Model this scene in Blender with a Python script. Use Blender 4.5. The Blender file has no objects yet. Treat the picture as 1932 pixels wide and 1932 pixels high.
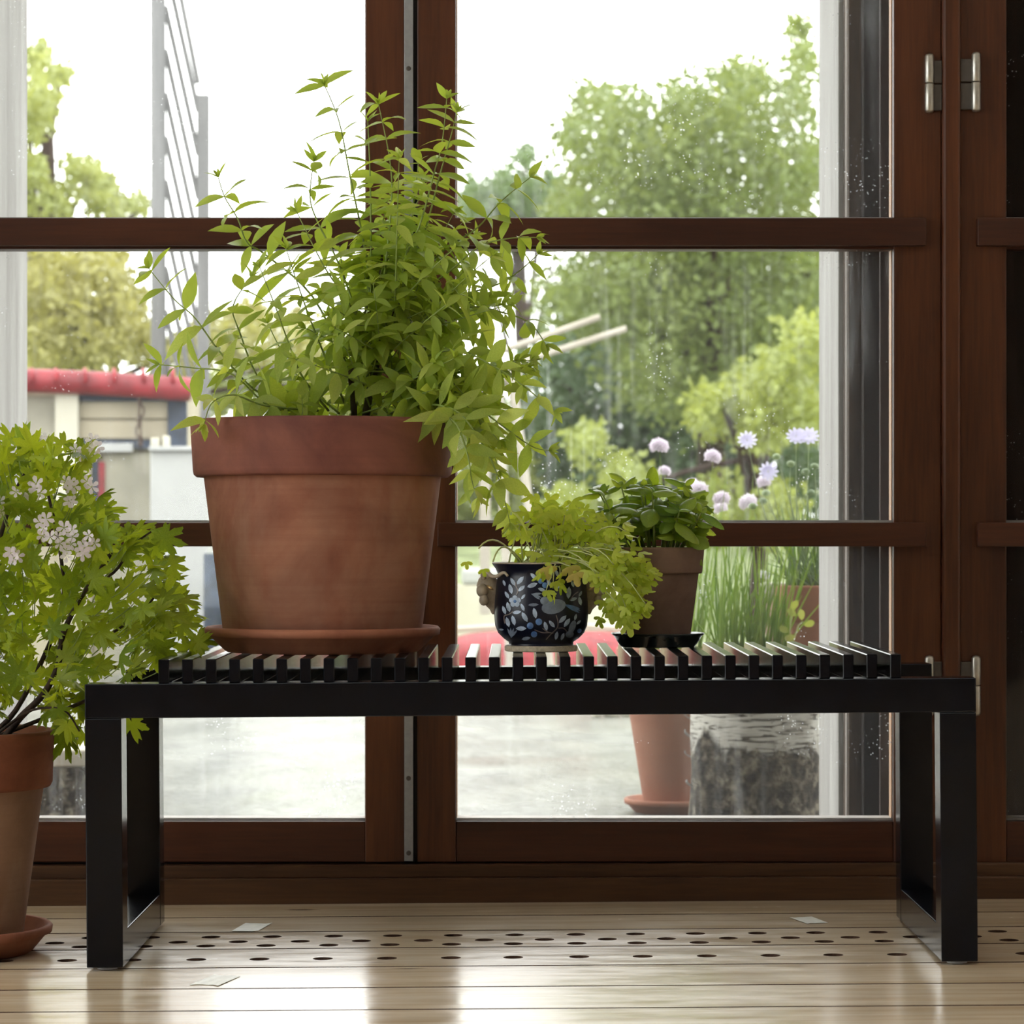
import bpy, math, random
import numpy as np
from mathutils import Vector, Matrix

# ------------------------------------------------------------------ camera, sky, exposure
SC = bpy.context.scene
COL = SC.collection
CAM_BACK, CAM_H, FPX, PX0, PY0 = 3.45, 0.51, 5580.0, 972.0, 1003.0   # camera 3.45 m in front of the bench
cam_d = bpy.data.cameras.new('camera')
cam = bpy.data.objects.new('camera', cam_d)
COL.objects.link(cam)
cam.location = (0, -CAM_BACK, CAM_H)
cam.rotation_euler = (math.pi / 2, 0, 0)
cam_d.sensor_width = 36
cam_d.lens = FPX / 1932 * 36
cam_d.shift_x = -(PX0 - 966) / 1932
cam_d.shift_y = (PY0 - 966) / 1932
cam_d.clip_start = 0.05
cam_d.clip_end = 200
cam_d.dof.use_dof = True
cam_d.dof.focus_distance = 3.58
cam_d.dof.aperture_fstop = 12.5
SC.camera = cam

world = bpy.data.worlds.new('overcast_sky')
SC.world = world
world.use_nodes = True
wbg = world.node_tree.nodes['Background']
wbg.inputs['Color'].default_value = (0.98, 0.98, 0.97, 1)
wbg.inputs['Strength'].default_value = 5.2

SC.view_settings.view_transform = 'Standard'
SC.view_settings.look = 'None'
SC.view_settings.exposure = 0.0
SC.view_settings.gamma = 1.0
SC.view_settings.use_curve_mapping = False

RND = random.Random(7)
R = math.radians
TILT = 0.0073          # the old floor rises slightly to the right


def at(px, py, D):
    """Point seen at a photo pixel, D metres in front of the camera."""
    return Vector(((px - PX0) * D / FPX, D - CAM_BACK, CAM_H - (py - PY0) * D / FPX))


def xat(px, D):
    return (px - PX0) * D / FPX


def zat(py, D):
    return CAM_H - (py - PY0) * D / FPX


# ------------------------------------------------------------------ materials
def mat_new(name):
    m = bpy.data.materials.new(name)
    m.use_nodes = True
    nt = m.node_tree
    nt.nodes.clear()
    return m, nt


def nd(nt, kind, **kw):
    n = nt.nodes.new(kind)
    for k, v in kw.items():
        if k.startswith('_'):
            setattr(n, k[1:], v)
        else:
            s = n.inputs[k.replace('__', ' ')]
            if isinstance(v, bpy.types.NodeSocket):
                nt.links.new(v, s)
            else:
                s.default_value = v
    return n


def lk(nt, a, b):
    nt.links.new(a, b)


def col(c):
    return (c[0], c[1], c[2], 1.0)


def ramp(nt, fac, stops):
    r = nt.nodes.new('ShaderNodeValToRGB')
    els = r.color_ramp.elements
    while len(els) > len(stops):
        els.remove(els[-1])
    while len(els) < len(stops):
        els.new(0.5)
    for e, (p, c) in zip(els, stops):
        e.position = p
        e.color = col(c) if len(c) == 3 else c
    lk(nt, fac, r.inputs['Fac'])
    return r.outputs['Color']


def coords(nt, scale=(1, 1, 1), rand=7.0, rot=(0, 0, 0)):
    tc = nt.nodes.new('ShaderNodeTexCoord')
    oi = nt.nodes.new('ShaderNodeObjectInfo')
    mu = nd(nt, 'ShaderNodeMath', _operation='MULTIPLY')
    lk(nt, oi.outputs['Random'], mu.inputs[0])
    mu.inputs[1].default_value = rand
    ad = nd(nt, 'ShaderNodeVectorMath', _operation='ADD')
    lk(nt, tc.outputs['Object'], ad.inputs[0])
    lk(nt, mu.outputs[0], ad.inputs[1])
    mp = nt.nodes.new('ShaderNodeMapping')
    mp.inputs['Scale'].default_value = scale
    mp.inputs['Rotation'].default_value = rot
    lk(nt, ad.outputs[0], mp.inputs['Vector'])
    return mp.outputs['Vector']


def noise(nt, vec, scale, detail=4, rough=0.55, dist=0.0):
    n = nd(nt, 'ShaderNodeTexNoise', Scale=scale, Detail=detail, Roughness=rough, Distortion=dist)
    lk(nt, vec, n.inputs['Vector'])
    return n.outputs['Fac']


def mathn(nt, op, a, b=None, clamp=False):
    n = nd(nt, 'ShaderNodeMath', _operation=op, _use_clamp=clamp)
    for i, v in enumerate((a, b)):
        if v is None:
            continue
        if isinstance(v, bpy.types.NodeSocket):
            lk(nt, v, n.inputs[i])
        else:
            n.inputs[i].default_value = v
    return n.outputs[0]


def mixc(nt, fac, a, b, blend='MIX'):
    n = nt.nodes.new('ShaderNodeMix')
    n.data_type = 'RGBA'
    n.blend_type = blend
    for s, v in ((n.inputs[0], fac), (n.inputs[6], a), (n.inputs[7], b)):
        if isinstance(v, bpy.types.NodeSocket):
            lk(nt, v, s)
        else:
            s.default_value = col(v) if isinstance(v, tuple) else v
    return n.outputs[2]


def principled(nt, color, rough=0.5, spec=0.5, metal=0.0, bump=None, bump_s=0.3, bump_d=0.002, coat=0.0):
    p = nt.nodes.new('ShaderNodeBsdfPrincipled')
    for s, v in (('Base Color', color), ('Roughness', rough), ('Specular IOR Level', spec), ('Metallic', metal), ('Coat Weight', coat)):
        if isinstance(v, bpy.types.NodeSocket):
            lk(nt, v, p.inputs[s])
        else:
            p.inputs[s].default_value = col(v) if isinstance(v, tuple) else v
    if bump is not None:
        b = nd(nt, 'ShaderNodeBump', Strength=bump_s, Distance=bump_d)
        lk(nt, bump, b.inputs['Height'])
        lk(nt, b.outputs[0], p.inputs['Normal'])
    return p


def output(nt, shader):
    o = nt.nodes.new('ShaderNodeOutputMaterial')
    lk(nt, shader, o.inputs['Surface'])


def plain(name, c, rough=0.5, spec=0.5, metal=0.0, nscale=60, vary=0.12, bump=0.1, coat=0.0):
    m, nt = mat_new(name)
    v = coords(nt)
    n = noise(nt, v, nscale, 3)
    c2 = tuple(max(0, x * (1 - vary)) for x in c)
    c3 = tuple(min(1, x * (1 + vary)) for x in c)
    cc = ramp(nt, n, [(0.3, c2), (0.7, c3)])
    output(nt, principled(nt, cc, rough, spec, metal, n, bump, 0.001, coat).outputs[0])
    return m


def wood(name, dark, light, axis=2, rough=0.4, spec=0.5, fine=90, bump=0.15, coat=0.0):
    m, nt = mat_new(name)
    sc = [fine / 10, fine / 10, fine / 10]
    sc[axis] = 0.9
    v = coords(nt, tuple(sc), 5.0)
    n1 = noise(nt, v, 1.6, 5, 0.6, 0.6)
    sc2 = [fine, fine, fine]
    sc2[axis] = 4.0
    v2 = coords(nt, tuple(sc2), 5.0)
    n2 = noise(nt, v2, 3.0, 3, 0.6)
    f = mathn(nt, 'ADD', mathn(nt, 'MULTIPLY', n1, 0.72), mathn(nt, 'MULTIPLY', n2, 0.28))
    cc = ramp(nt, f, [(0.36, dark), (0.66, light)])
    output(nt, principled(nt, cc, rough, spec, 0, n2, bump, 0.0006, coat).outputs[0])
    return m


def pine(name, k=1.0):
    m, nt = mat_new(name)
    oi = nt.nodes.new('ShaderNodeObjectInfo')
    v = coords(nt, (1.1, 26, 26), 9.0)
    n1 = noise(nt, v, 1.2, 5, 0.6, 1.0)
    v2 = coords(nt, (6, 160, 160), 9.0)
    n2 = noise(nt, v2, 1.0, 2)
    f = mathn(nt, 'ADD', mathn(nt, 'MULTIPLY', n1, 0.75), mathn(nt, 'MULTIPLY', n2, 0.25))
    cc = ramp(nt, f, [(0.3, (0.50 * k, 0.35 * k, 0.20 * k)), (0.52, (0.68 * k, 0.545 * k, 0.385 * k)), (0.72, (0.74 * k, 0.62 * k, 0.47 * k))])
    cc = mixc(nt, mathn(nt, 'MULTIPLY', oi.outputs['Random'], 0.35), cc, (0.60 * k, 0.44 * k, 0.26 * k))
    # knots
    vk = coords(nt, (2.6, 9.0, 0.01), 9.0)
    vo = nd(nt, 'ShaderNodeTexVoronoi', Scale=1.0, Randomness=1.0)
    lk(nt, vk, vo.inputs['Vector'])
    kn = ramp(nt, vo.outputs['Distance'], [(0.03, (1, 1, 1)), (0.075, (0, 0, 0))])
    cc = mixc(nt, mathn(nt, 'MULTIPLY', kn, 0.8), cc, (0.13, 0.06, 0.025))
    # scuffs in the lacquer
    vs = coords(nt, (3, 12, 3), 3.0)
    ns = noise(nt, vs, 2.5, 5, 0.65)
    rg = ramp(nt, ns, [(0.35, (0.13, 0.13, 0.13)), (0.75, (0.29, 0.29, 0.29))])
    output(nt, principled(nt, cc, rg, 1.0, 0, n2, 0.12, 0.0006).outputs[0])
    return m


def terracotta(name, base, pale, dark, amount=0.5, rough=0.8, seed=0.0):
    m, nt = mat_new(name)
    v = coords(nt, (1, 1, 1), 1.0 + seed)
    n1 = noise(nt, v, 9, 6, 0.6, 0.6)
    v2 = coords(nt, (1, 1, 0.55), 2.0 + seed)
    n2 = noise(nt, v2, 5.0, 5, 0.6, 0.3)
    n3 = noise(nt, v, 160, 3, 0.7)
    c = ramp(nt, n1, [(0.32, dark), (0.62, base)])
    c = mixc(nt, mathn(nt, 'MULTIPLY', ramp(nt, n2, [(0.47, (0, 0, 0)), (0.72, (1, 1, 1))]), amount), c, pale)
    c = mixc(nt, mathn(nt, 'MULTIPLY', n3, 0.22), c, dark)
    n5 = noise(nt, coords(nt, (2.5, 2.5, 120), 2.0 + seed), 1.0, 3, 0.6)
    c = mixc(nt, mathn(nt, 'MULTIPLY', ramp(nt, n5, [(0.45, (0, 0, 0)), (0.7, (1, 1, 1))]), 0.22), c, dark)
    output(nt, principled(nt, c, rough, 0.25, 0, n3, 0.18, 0.001).outputs[0])
    return m


def leafmat(name, c_lo, c_hi, trans=0.45, tcol=None, rough=0.42, spec=0.35, nscale=30):
    m, nt = mat_new(name)
    oi = nt.nodes.new('ShaderNodeObjectInfo')
    tc = nt.nodes.new('ShaderNodeTexCoord')
    n = noise(nt, tc.outputs['Object'], nscale, 2)
    f = mathn(nt, 'ADD', mathn(nt, 'MULTIPLY', n, 0.55), mathn(nt, 'MULTIPLY', oi.outputs['Random'], 0.5))
    c = ramp(nt, f, [(0.25, c_lo), (0.85, c_hi)])
    p = principled(nt, c, rough, spec)
    t = nt.nodes.new('ShaderNodeBsdfTranslucent')
    tcol = tcol or (1.25, 1.15, 0.55)
    lk(nt, mixc(nt, 1.0, c, tcol, 'MULTIPLY'), t.inputs['Color'])
    mx = nt.nodes.new('ShaderNodeMixShader')
    mx.inputs[0].default_value = trans
    lk(nt, p.outputs[0], mx.inputs[1])
    lk(nt, t.outputs[0], mx.inputs[2])
    output(nt, mx.outputs[0])
    return m


def glassmat(name, base_dirt=0.02, streak=0.05, specks=0.35):
    m, nt = mat_new(name)
    tr = nt.nodes.new('ShaderNodeBsdfTransparent')
    tr.inputs['Color'].default_value = (0.965, 0.975, 0.97, 1)
    gl = nt.nodes.new('ShaderNodeBsdfGlossy')
    gl.inputs['Roughness'].default_value = 0.02
    fr = nd(nt, 'ShaderNodeFresnel', IOR=1.35)
    mx = nt.nodes.new('ShaderNodeMixShader')
    lk(nt, fr.outputs[0], mx.inputs[0])
    lk(nt, tr.outputs[0], mx.inputs[1])
    lk(nt, gl.outputs[0], mx.inputs[2])
    # dried rain streaks and dust on the pane
    v = coords(nt, (60, 1, 3.0), 4.0)
    n = noise(nt, v, 1.0, 4, 0.6)
    v3 = coords(nt, (5, 1, 4), 4.0)
    big = ramp(nt, noise(nt, v3, 1.0, 3), [(0.42, (0, 0, 0)), (0.7, (1, 1, 1))])
    st = mathn(nt, 'MULTIPLY', mathn(nt, 'MULTIPLY', ramp(nt, n, [(0.5, (0, 0, 0)), (0.75, (1, 1, 1))]), big), streak)
    v2 = coords(nt, (1, 1, 1), 4.0)
    vo = nd(nt, 'ShaderNodeTexVoronoi', Scale=150.0)
    lk(nt, v2, vo.inputs['Vector'])
    big2 = noise(nt, v3, 2.3, 3)
    rad = mathn(nt, 'MULTIPLY', ramp(nt, big2, [(0.45, (0, 0, 0)), (0.75, (1, 1, 1))]), 0.24)
    sp = mathn(nt, 'MULTIPLY', mathn(nt, 'LESS_THAN', vo.outputs['Distance'], rad), specks)
    d = mathn(nt, 'ADD', mathn(nt, 'ADD', st, sp), base_dirt, clamp=True)
    tl = nt.nodes.new('ShaderNodeBsdfTranslucent')
    tl.inputs['Color'].default_value = (0.85, 0.87, 0.88, 1)
    m2 = nt.nodes.new('ShaderNodeMixShader')
    lk(nt, d, m2.inputs[0])
    lk(nt, mx.outputs[0], m2.inputs[1])
    lk(nt, tl.outputs[0], m2.inputs[2])
    output(nt, m2.outputs[0])
    return m


def birch(name):
    m, nt = mat_new(name)
    v = coords(nt, (7, 7, 60), 1.0)
    n = noise(nt, v, 2.6, 5, 0.65, 0.6)
    v2 = coords(nt, (1, 1, 1), 1.0)
    n2 = noise(nt, v2, 11, 6, 0.65, 0.8)
    n4 = noise(nt, v2, 42, 6, 0.75)
    white = ramp(nt, n2, [(0.3, (0.30, 0.28, 0.235)), (0.55, (0.56, 0.545, 0.49))])
    len_m = ramp(nt, n, [(0.40, (1, 1, 1)), (0.47, (0, 0, 0))])
    c = mixc(nt, len_m, white, (0.055, 0.045, 0.035))
    # rough dark bark growing up from the foot of the log
    tc = nt.nodes.new('ShaderNodeTexCoord')
    sx = nt.nodes.new('ShaderNodeSeparateXYZ')
    lk(nt, tc.outputs['Object'], sx.inputs[0])
    hz = mathn(nt, 'ADD', sx.outputs['Z'], mathn(nt, 'MULTIPLY', mathn(nt, 'SUBTRACT', n2, 0.5), -0.22))
    dk = ramp(nt, hz, [(0.125, (1, 1, 1)), (0.145, (0, 0, 0))])
    bark = ramp(nt, n4, [(0.42, (0.010, 0.008, 0.006)), (0.52, (0.06, 0.05, 0.036)), (0.64, (0.25, 0.22, 0.165))])
    c = mixc(nt, dk, c, bark)
    h = mathn(nt, 'ADD', mathn(nt, 'MULTIPLY', mathn(nt, 'MULTIPLY', n4, dk), 1.0), mathn(nt, 'MULTIPLY', n, 0.3))
    output(nt, principled(nt, c, 0.85, 0.2, 0, h, 0.8, 0.012).outputs[0])
    return m


def wetground(name):
    m, nt = mat_new(name)
    v = coords(nt, (1, 0.45, 1), 0.0)
    n1 = noise(nt, v, 1.6, 5, 0.6, 0.4)
    n2 = noise(nt, v, 45, 5, 0.8, 0.3)
    n3 = noise(nt, v, 7, 4, 0.6)
    c = ramp(nt, n3, [(0.35, (0.085, 0.088, 0.072)), (0.65, (0.22, 0.225, 0.19))])
    rg = ramp(nt, n1, [(0.40, (0.14, 0.14, 0.14)), (0.62, (0.34, 0.34, 0.34))])
    h = mathn(nt, 'ADD', mathn(nt, 'MULTIPLY', n2, 0.7), mathn(nt, 'MULTIPLY', n3, 0.5))
    output(nt, principled(nt, c, rg, 0.5, 0, h, 1.0, 0.045).outputs[0])
    return m


def barkmat(name, c1, c2):
    m, nt = mat_new(name)
    v = coords(nt, (1, 1, 0.3), 3.0)
    n = noise(nt, v, 220, 4, 0.7)
    c = ramp(nt, n, [(0.3, c1), (0.7, c2)])
    output(nt, principled(nt, c, 0.8, 0.2, 0, n, 0.4, 0.001).outputs[0])
    return m


MAHOG_V = wood('mahogany_upright', (0.048, 0.014, 0.0055), (0.128, 0.040, 0.0135), 2, 0.36, 0.45)
MAHOG_H = wood('mahogany_crosswise', (0.036, 0.011, 0.006), (0.088, 0.027, 0.012), 0, 0.36, 0.45)  # darker than the upright copy: dim light low down put into the colour
SILL_H = wood('dark_oak_sill', (0.036, 0.015, 0.007), (0.100, 0.044, 0.018), 0, 0.42, 0.4)  # colour darkened to stand for the weak light near the floor
WEATHER = wood('weathered_brown_timber', (0.035, 0.024, 0.016), (0.13, 0.088, 0.060), 2, 0.8, 0.2)
DARKRED = wood('dark_brown_lining', (0.022, 0.012, 0.009), (0.060, 0.030, 0.020), 2, 0.7, 0.2)
DARKTIM = wood('dark_timber', (0.010, 0.007, 0.006), (0.030, 0.018, 0.013), 2, 0.7, 0.2)
PALEPOST = wood('weathered_white_timber', (0.27, 0.26, 0.24), (0.46, 0.45, 0.43), 2, 0.75, 0.2)
PINE = pine('lacquered_pine')
RECESS_SHADE = plain('recess_shade_brown', (0.075, 0.035, 0.018), 0.9)  # dark brown puts the shade inside holes and joints into the colour
UNDER = plain('dark_underfloor', (0.035, 0.018, 0.010), 0.9)
BLACK = plain('black_stained_wood', (0.0030, 0.0038, 0.0065), 0.17, 0.28, vary=0.3, nscale=40, bump=0.03)
GLIDE = plain('clear_plastic_glide', (0.55, 0.56, 0.55), 0.3)
STEEL = plain('brushed_steel', (0.50, 0.48, 0.43), 0.36, 0.5, 0.95, 200, 0.08)
STEELD = plain('zinc_strip', (0.34, 0.35, 0.36), 0.45, 0.5, 0.55, 120, 0.08)
STEELP = plain('dull_plate', (0.11, 0.10, 0.09), 0.5, 0.5, 0.6, 120, 0.08)
GAP_SHADE = plain('black_gap_shade', (0.008, 0.008, 0.011), 0.7)  # black fill painting the shade in the gaps around the doors
BEAD = plain('pale_putty_bead', (0.50, 0.46, 0.42), 0.7)
BEADW = wood('lit_edge_bead', (0.40, 0.22, 0.12), (0.62, 0.40, 0.24), 2, 0.6, 0.3)  # pale orange paints the light caught on the bead edge
GLASS = glassmat('window_glass', 0.014, 0.15, 0.5)
WALLP = plain('warm_white_plaster', (0.74, 0.71, 0.66), 0.8)
WALLD = wood('brown_panelling', (0.045, 0.022, 0.012), (0.11, 0.055, 0.03), 2, 0.6, 0.3)
CEIL = plain('white_ceiling', (0.78, 0.77, 0.74), 0.85)
TAPE = plain('old_tape', (0.58, 0.56, 0.46), 0.4)
TERRA = terracotta('terracotta_large', (0.36, 0.155, 0.095), (0.50, 0.35, 0.245), (0.205, 0.075, 0.048), 0.55)
TERRA_R = terracotta('terracotta_dark_rim', (0.25, 0.092, 0.063), (0.34, 0.175, 0.12), (0.135, 0.047, 0.037), 0.3, seed=1.3)  # rim darker and browner than the pot body
TERRA_S = terracotta('terracotta_saucer', (0.40, 0.160, 0.092), (0.46, 0.24, 0.155), (0.25, 0.088, 0.052), 0.3, seed=2.1)
TERRA_L = terracotta('terracotta_limy', (0.34, 0.20, 0.125), (0.50, 0.42, 0.31), (0.22, 0.115, 0.07), 0.6, seed=3.0)
TERRA_LR = terracotta('terracotta_floor_rim', (0.32, 0.120, 0.062), (0.36, 0.18, 0.11), (0.19, 0.060, 0.032), 0.3, seed=3.6)
TERRA_B = terracotta('terracotta_brown', (0.26, 0.165, 0.120), (0.36, 0.27, 0.20), (0.145, 0.085, 0.066), 0.4, seed=4.0)
TERRA_O = terracotta('terracotta_outdoor', (0.33, 0.150, 0.095), (0.42, 0.28, 0.21), (0.24, 0.10, 0.062), 0.35, seed=5.0)
SOIL = plain('potting_soil', (0.022, 0.015, 0.010), 0.95, nscale=120, vary=0.6, bump=0.8)
NAVY = plain('navy_glaze', (0.0050, 0.0062, 0.017), 0.30, 0.35, vary=0.35, nscale=25)
PAINT1 = plain('pale_blue_enamel', (0.36, 0.44, 0.56), 0.45, vary=0.40, nscale=90)
PAINT2 = plain('mid_blue_enamel', (0.10, 0.20, 0.42), 0.3, vary=0.4, nscale=90)
PAINT3 = plain('grey_blue_enamel', (0.17, 0.21, 0.28), 0.45, vary=0.35, nscale=90)
PAINT4 = plain('brown_enamel', (0.16, 0.13, 0.12), 0.35)
BISQUE = plain('bisque_cream', (0.42, 0.35, 0.26), 0.5, vary=0.25, nscale=140)
GOLD = plain('gilt', (0.75, 0.52, 0.25), 0.3, 0.5, 0.7)
CORK = plain('pale_cork', (0.50, 0.43, 0.31), 0.8, nscale=200, vary=0.25)
SMOKED = plain('dark_glazed_saucer', (0.020, 0.027, 0.030), 0.22, 0.5, vary=0.3, coat=0.3)

L_VERB = leafmat('verbena_leaf', (0.33, 0.45, 0.095), (0.56, 0.64, 0.19), 0.58, (1.4, 1.28, 0.5))
L_GERA = leafmat('pelargonium_leaf', (0.16, 0.26, 0.026), (0.36, 0.46, 0.058), 0.64, (1.6, 1.35, 0.38), nscale=26)
L_PARS = leafmat('parsley_leaf', (0.40, 0.53, 0.065), (0.64, 0.72, 0.15), 0.60, (1.4, 1.25, 0.5))
L_YELL = leafmat('yellowed_parsley_leaf', (0.45, 0.42, 0.10), (0.62, 0.52, 0.16), 0.4)
L_BASI = leafmat('basil_leaf', (0.17, 0.31, 0.050), (0.38, 0.52, 0.085), 0.5, (1.7, 1.4, 0.38), 0.30, 0.6)
L_CHIV = leafmat('chive_leaf', (0.20, 0.34, 0.065), (0.42, 0.55, 0.15), 0.5, (1.4, 1.25, 0.5))
L_GREY = leafmat('grey_green_leaf', (0.24, 0.33, 0.19), (0.42, 0.50, 0.30), 0.4, (1.1, 1.1, 0.8))
L_LIME = leafmat('lime_leaf', (0.36, 0.44, 0.10), (0.52, 0.56, 0.20), 0.5)
STEM_G = plain('green_stem', (0.25, 0.33, 0.08), 0.5)
STEM_P = plain('pale_stem', (0.48, 0.52, 0.22), 0.5)
STEM_F = plain('soft_green_stem', (0.34, 0.42, 0.22), 0.6)
STEM_W = barkmat('woody_stem', (0.050, 0.036, 0.028), (0.15, 0.115, 0.09))
STEM_D = barkmat('dark_woody_stem', (0.022, 0.014, 0.012), (0.075, 0.050, 0.040))
PETAL_W = leafmat('pale_pink_petal', (0.82, 0.74, 0.80), (0.92, 0.88, 0.90), 0.4, (1, 1, 1), 0.6, 0.2, 120)
PETAL_M = leafmat('mauve_floret', (0.90, 0.84, 0.91), (0.97, 0.95, 0.98), 0.4, (1, 1, 1), 0.6, 0.2, 160)
PETAL_L = leafmat('lilac_petal', (0.66, 0.63, 0.84), (0.86, 0.84, 0.94), 0.4, (1, 1, 1), 0.6, 0.2, 120)
BIRCH = birch('birch_bark')
CUTWOOD = plain('cut_wood', (0.62, 0.52, 0.40), 0.8)
WET = wetground('wet_paving')
LAWN = plain('lawn', (0.215, 0.25, 0.13), 0.95, 0.1, nscale=5, vary=0.3)
PEBBLE = plain('pale_pebble', (0.46, 0.44, 0.34), 0.7, nscale=30, vary=0.3)
CREAM = plain('cream_paint', (0.31, 0.275, 0.20), 0.8, nscale=6, vary=0.14)
CREAMW = plain('off_white_paint', (0.44, 0.42, 0.34), 0.7, nscale=6, vary=0.06)
WHITEP = plain('white_panel', (0.33, 0.335, 0.325), 0.6, nscale=5, vary=0.08)
GREYP = plain('grey_beige_panel', (0.25, 0.235, 0.185), 0.8, nscale=8, vary=0.2)
REDT = plain('red_tarpaulin', (0.20, 0.020, 0.026), 0.45, 0.4, nscale=12, vary=0.35)
REDF = plain('faded_red_paint', (0.22, 0.020, 0.025), 0.6, 0.3, nscale=16, vary=0.4)
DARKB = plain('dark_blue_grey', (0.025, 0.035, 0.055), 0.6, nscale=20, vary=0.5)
RUST = plain('rusty_iron', (0.06, 0.038, 0.028), 0.8, nscale=60, vary=0.4)
GREYW = wood('silver_grey_timber', (0.12, 0.12, 0.12), (0.17, 0.17, 0.17), 2, 0.8, 0.2)
POLEW = wood('pale_pole_timber', (0.30, 0.27, 0.22), (0.42, 0.39, 0.33), 0, 0.8, 0.2)
TL_A = leafmat('sallow_leaf', (0.15, 0.195, 0.066), (0.33, 0.36, 0.14), 0.42, (1.25, 1.18, 0.7), nscale=1.8)
TL_D = leafmat('mid_green_leaf', (0.125, 0.17, 0.055), (0.29, 0.33, 0.105), 0.4, (1.25, 1.18, 0.6), nscale=2.2)
TL_B = leafmat('deep_leaf', (0.060, 0.10, 0.055), (0.17, 0.23, 0.10), 0.3, (1.2, 1.2, 0.6), nscale=1.4)
TL_C = leafmat('yellowish_leaf', (0.21, 0.205, 0.075), (0.37, 0.355, 0.15), 0.4, (1.2, 1.15, 0.6), nscale=1.8)


# ------------------------------------------------------------------ mesh helpers
class MB:
    def __init__(self):
        self.v, self.f = [], []

    def add(self, vs, fs):
        b = len(self.v)
        self.v += [tuple(p) for p in vs]
        self.f += [tuple(i + b for i in f) for f in fs]
        return self

    def box(self, x0, x1, y0, y1, z0, z1):
        return self.add([(x0, y0, z0), (x1, y0, z0), (x1, y1, z0), (x0, y1, z0),
                         (x0, y0, z1), (x1, y0, z1), (x1, y1, z1), (x0, y1, z1)],
                        [(0, 3, 2, 1), (4, 5, 6, 7), (0, 1, 5, 4), (1, 2, 6, 5), (2, 3, 7, 6), (3, 0, 4, 7)])

    def lathe(self, prof, c=(0, 0), n=48, cap0=False, cap1=False, sx=1.0, sy=1.0, wob=0.0, seed=0):
        rr = random.Random(seed)
        ph = rr.random() * 6
        vs, fs = [], []
        for r, z in prof:
            for i in range(n):
                a = 2 * math.pi * i / n
                w = 1 + wob * math.sin(3 * a + ph + z * 40) + wob * 0.6 * math.sin(7 * a + ph * 2 + z * 70)
                vs.append((c[0] + r * sx * w * math.cos(a), c[1] + r * sy * w * math.sin(a), z))
        for k in range(len(prof) - 1):
            for i in range(n):
                j = (i + 1) % n
                fs.append((k * n + i, k * n + j, (k + 1) * n + j, (k + 1) * n + i))
        if cap0:
            fs.append(tuple(range(n))[::-1])
        if cap1:
            fs.append(tuple((len(prof) - 1) * n + i for i in range(n)))
        return self.add(vs, fs)

    def tube(self, pts, rad, n=6, cap=True):
        pts = [Vector(p) for p in pts]
        if not isinstance(rad, (list, tuple)):
            rad = [rad] * len(pts)
        vs, fs = [], []
        up = None
        for k, p in enumerate(pts):
            t = (pts[min(k + 1, len(pts) - 1)] - pts[max(k - 1, 0)])
            t = t.normalized() if t.length > 1e-9 else Vector((0, 0, 1))
            if up is None:
                up = t.orthogonal().normalized()
            up = (up - t * up.dot(t))
            up = up.normalized() if up.length > 1e-6 else t.orthogonal().normalized()
            w = t.cross(up)
            for i in range(n):
                a = 2 * math.pi * i / n
                vs.append(p + (up * math.cos(a) + w * math.sin(a)) * rad[k])
        for k in range(len(pts) - 1):
            for i in range(n):
                j = (i + 1) % n
                fs.append((k * n + i, k * n + j, (k + 1) * n + j, (k + 1) * n + i))
        if cap:
            fs.append(tuple(range(n))[::-1])
            fs.append(tuple((len(pts) - 1) * n + i for i in range(n)))
        return self.add(vs, fs)

    def ell(self, c, r, n=12, m=8, rot=None, bump=0.0, rr=None):
        vs, fs = [], []
        for k in range(m + 1):
            t = math.pi * k / m
            for i in range(n):
                a = 2 * math.pi * i / n
                s = 1 + (rr.uniform(-bump, bump) if rr and 0 < k < m else 0)
                p = Vector((r[0] * s * math.sin(t) * math.cos(a), r[1] * s * math.sin(t) * math.sin(a), r[2] * s * math.cos(t)))
                if rot:
                    p = rot @ p
                vs.append(p + Vector(c))
        for k in range(m):
            for i in range(n):
                j = (i + 1) % n
                fs.append((k * n + i, (k + 1) * n + i, (k + 1) * n + j, k * n + j))
        return self.add(vs, fs)

    def mesh(self, name, mat, smooth=False):
        me = bpy.data.meshes.new(name)
        me.from_pydata(self.v, [], self.f)
        if smooth:
            me.polygons.foreach_set('use_smooth', [True] * len(me.polygons))
        me.materials.append(mat)
        me.update()
        return me

    def build(self, name, mat, parent=None, smooth=False, bevel=0.0, segs=2, autos=False):
        o = bpy.data.objects.new(name, self.mesh(name, mat, smooth))
        return place(o, parent, bevel, segs)


WLOC = {}


def place(o, parent=None, bevel=0.0, segs=2):
    COL.objects.link(o)
    base = Vector((0, 0, 0))
    if parent is not None:
        o.parent = parent
        base = WLOC.get(parent, Vector((0, 0, 0)))
        o.location = -base if not o.get('_local') else o.location
    WLOC[o] = Vector((0, 0, 0))
    if bevel:
        b = o.modifiers.new('bevel', 'BEVEL')
        b.width = bevel
        b.segments = segs
        b.limit_method = 'ANGLE'
        b.harden_normals = False
    return o


def put(mesh, name, parent, M):
    """One more piece sharing mesh data; M is its world matrix."""
    o = bpy.data.objects.new(name, mesh)
    COL.objects.link(o)
    o.parent = parent
    base = WLOC.get(parent, Vector((0, 0, 0)))
    o.matrix_basis = Matrix.Translation(-base) @ M
    return o


def thing(name, loc, label, cat, group=None, kind=None):
    o = bpy.data.objects.new(name, None)
    COL.objects.link(o)
    o.empty_display_size = 0.05
    o.location = loc
    WLOC[o] = Vector(loc)
    return tag(o, label, cat, group, kind)


def tag(o, label=None, cat=None, group=None, kind=None):
    if label:
        o['label'] = label
    if cat:
        o['category'] = cat
    if group:
        o['group'] = group
    if kind:
        o['kind'] = kind
    return o


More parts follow.
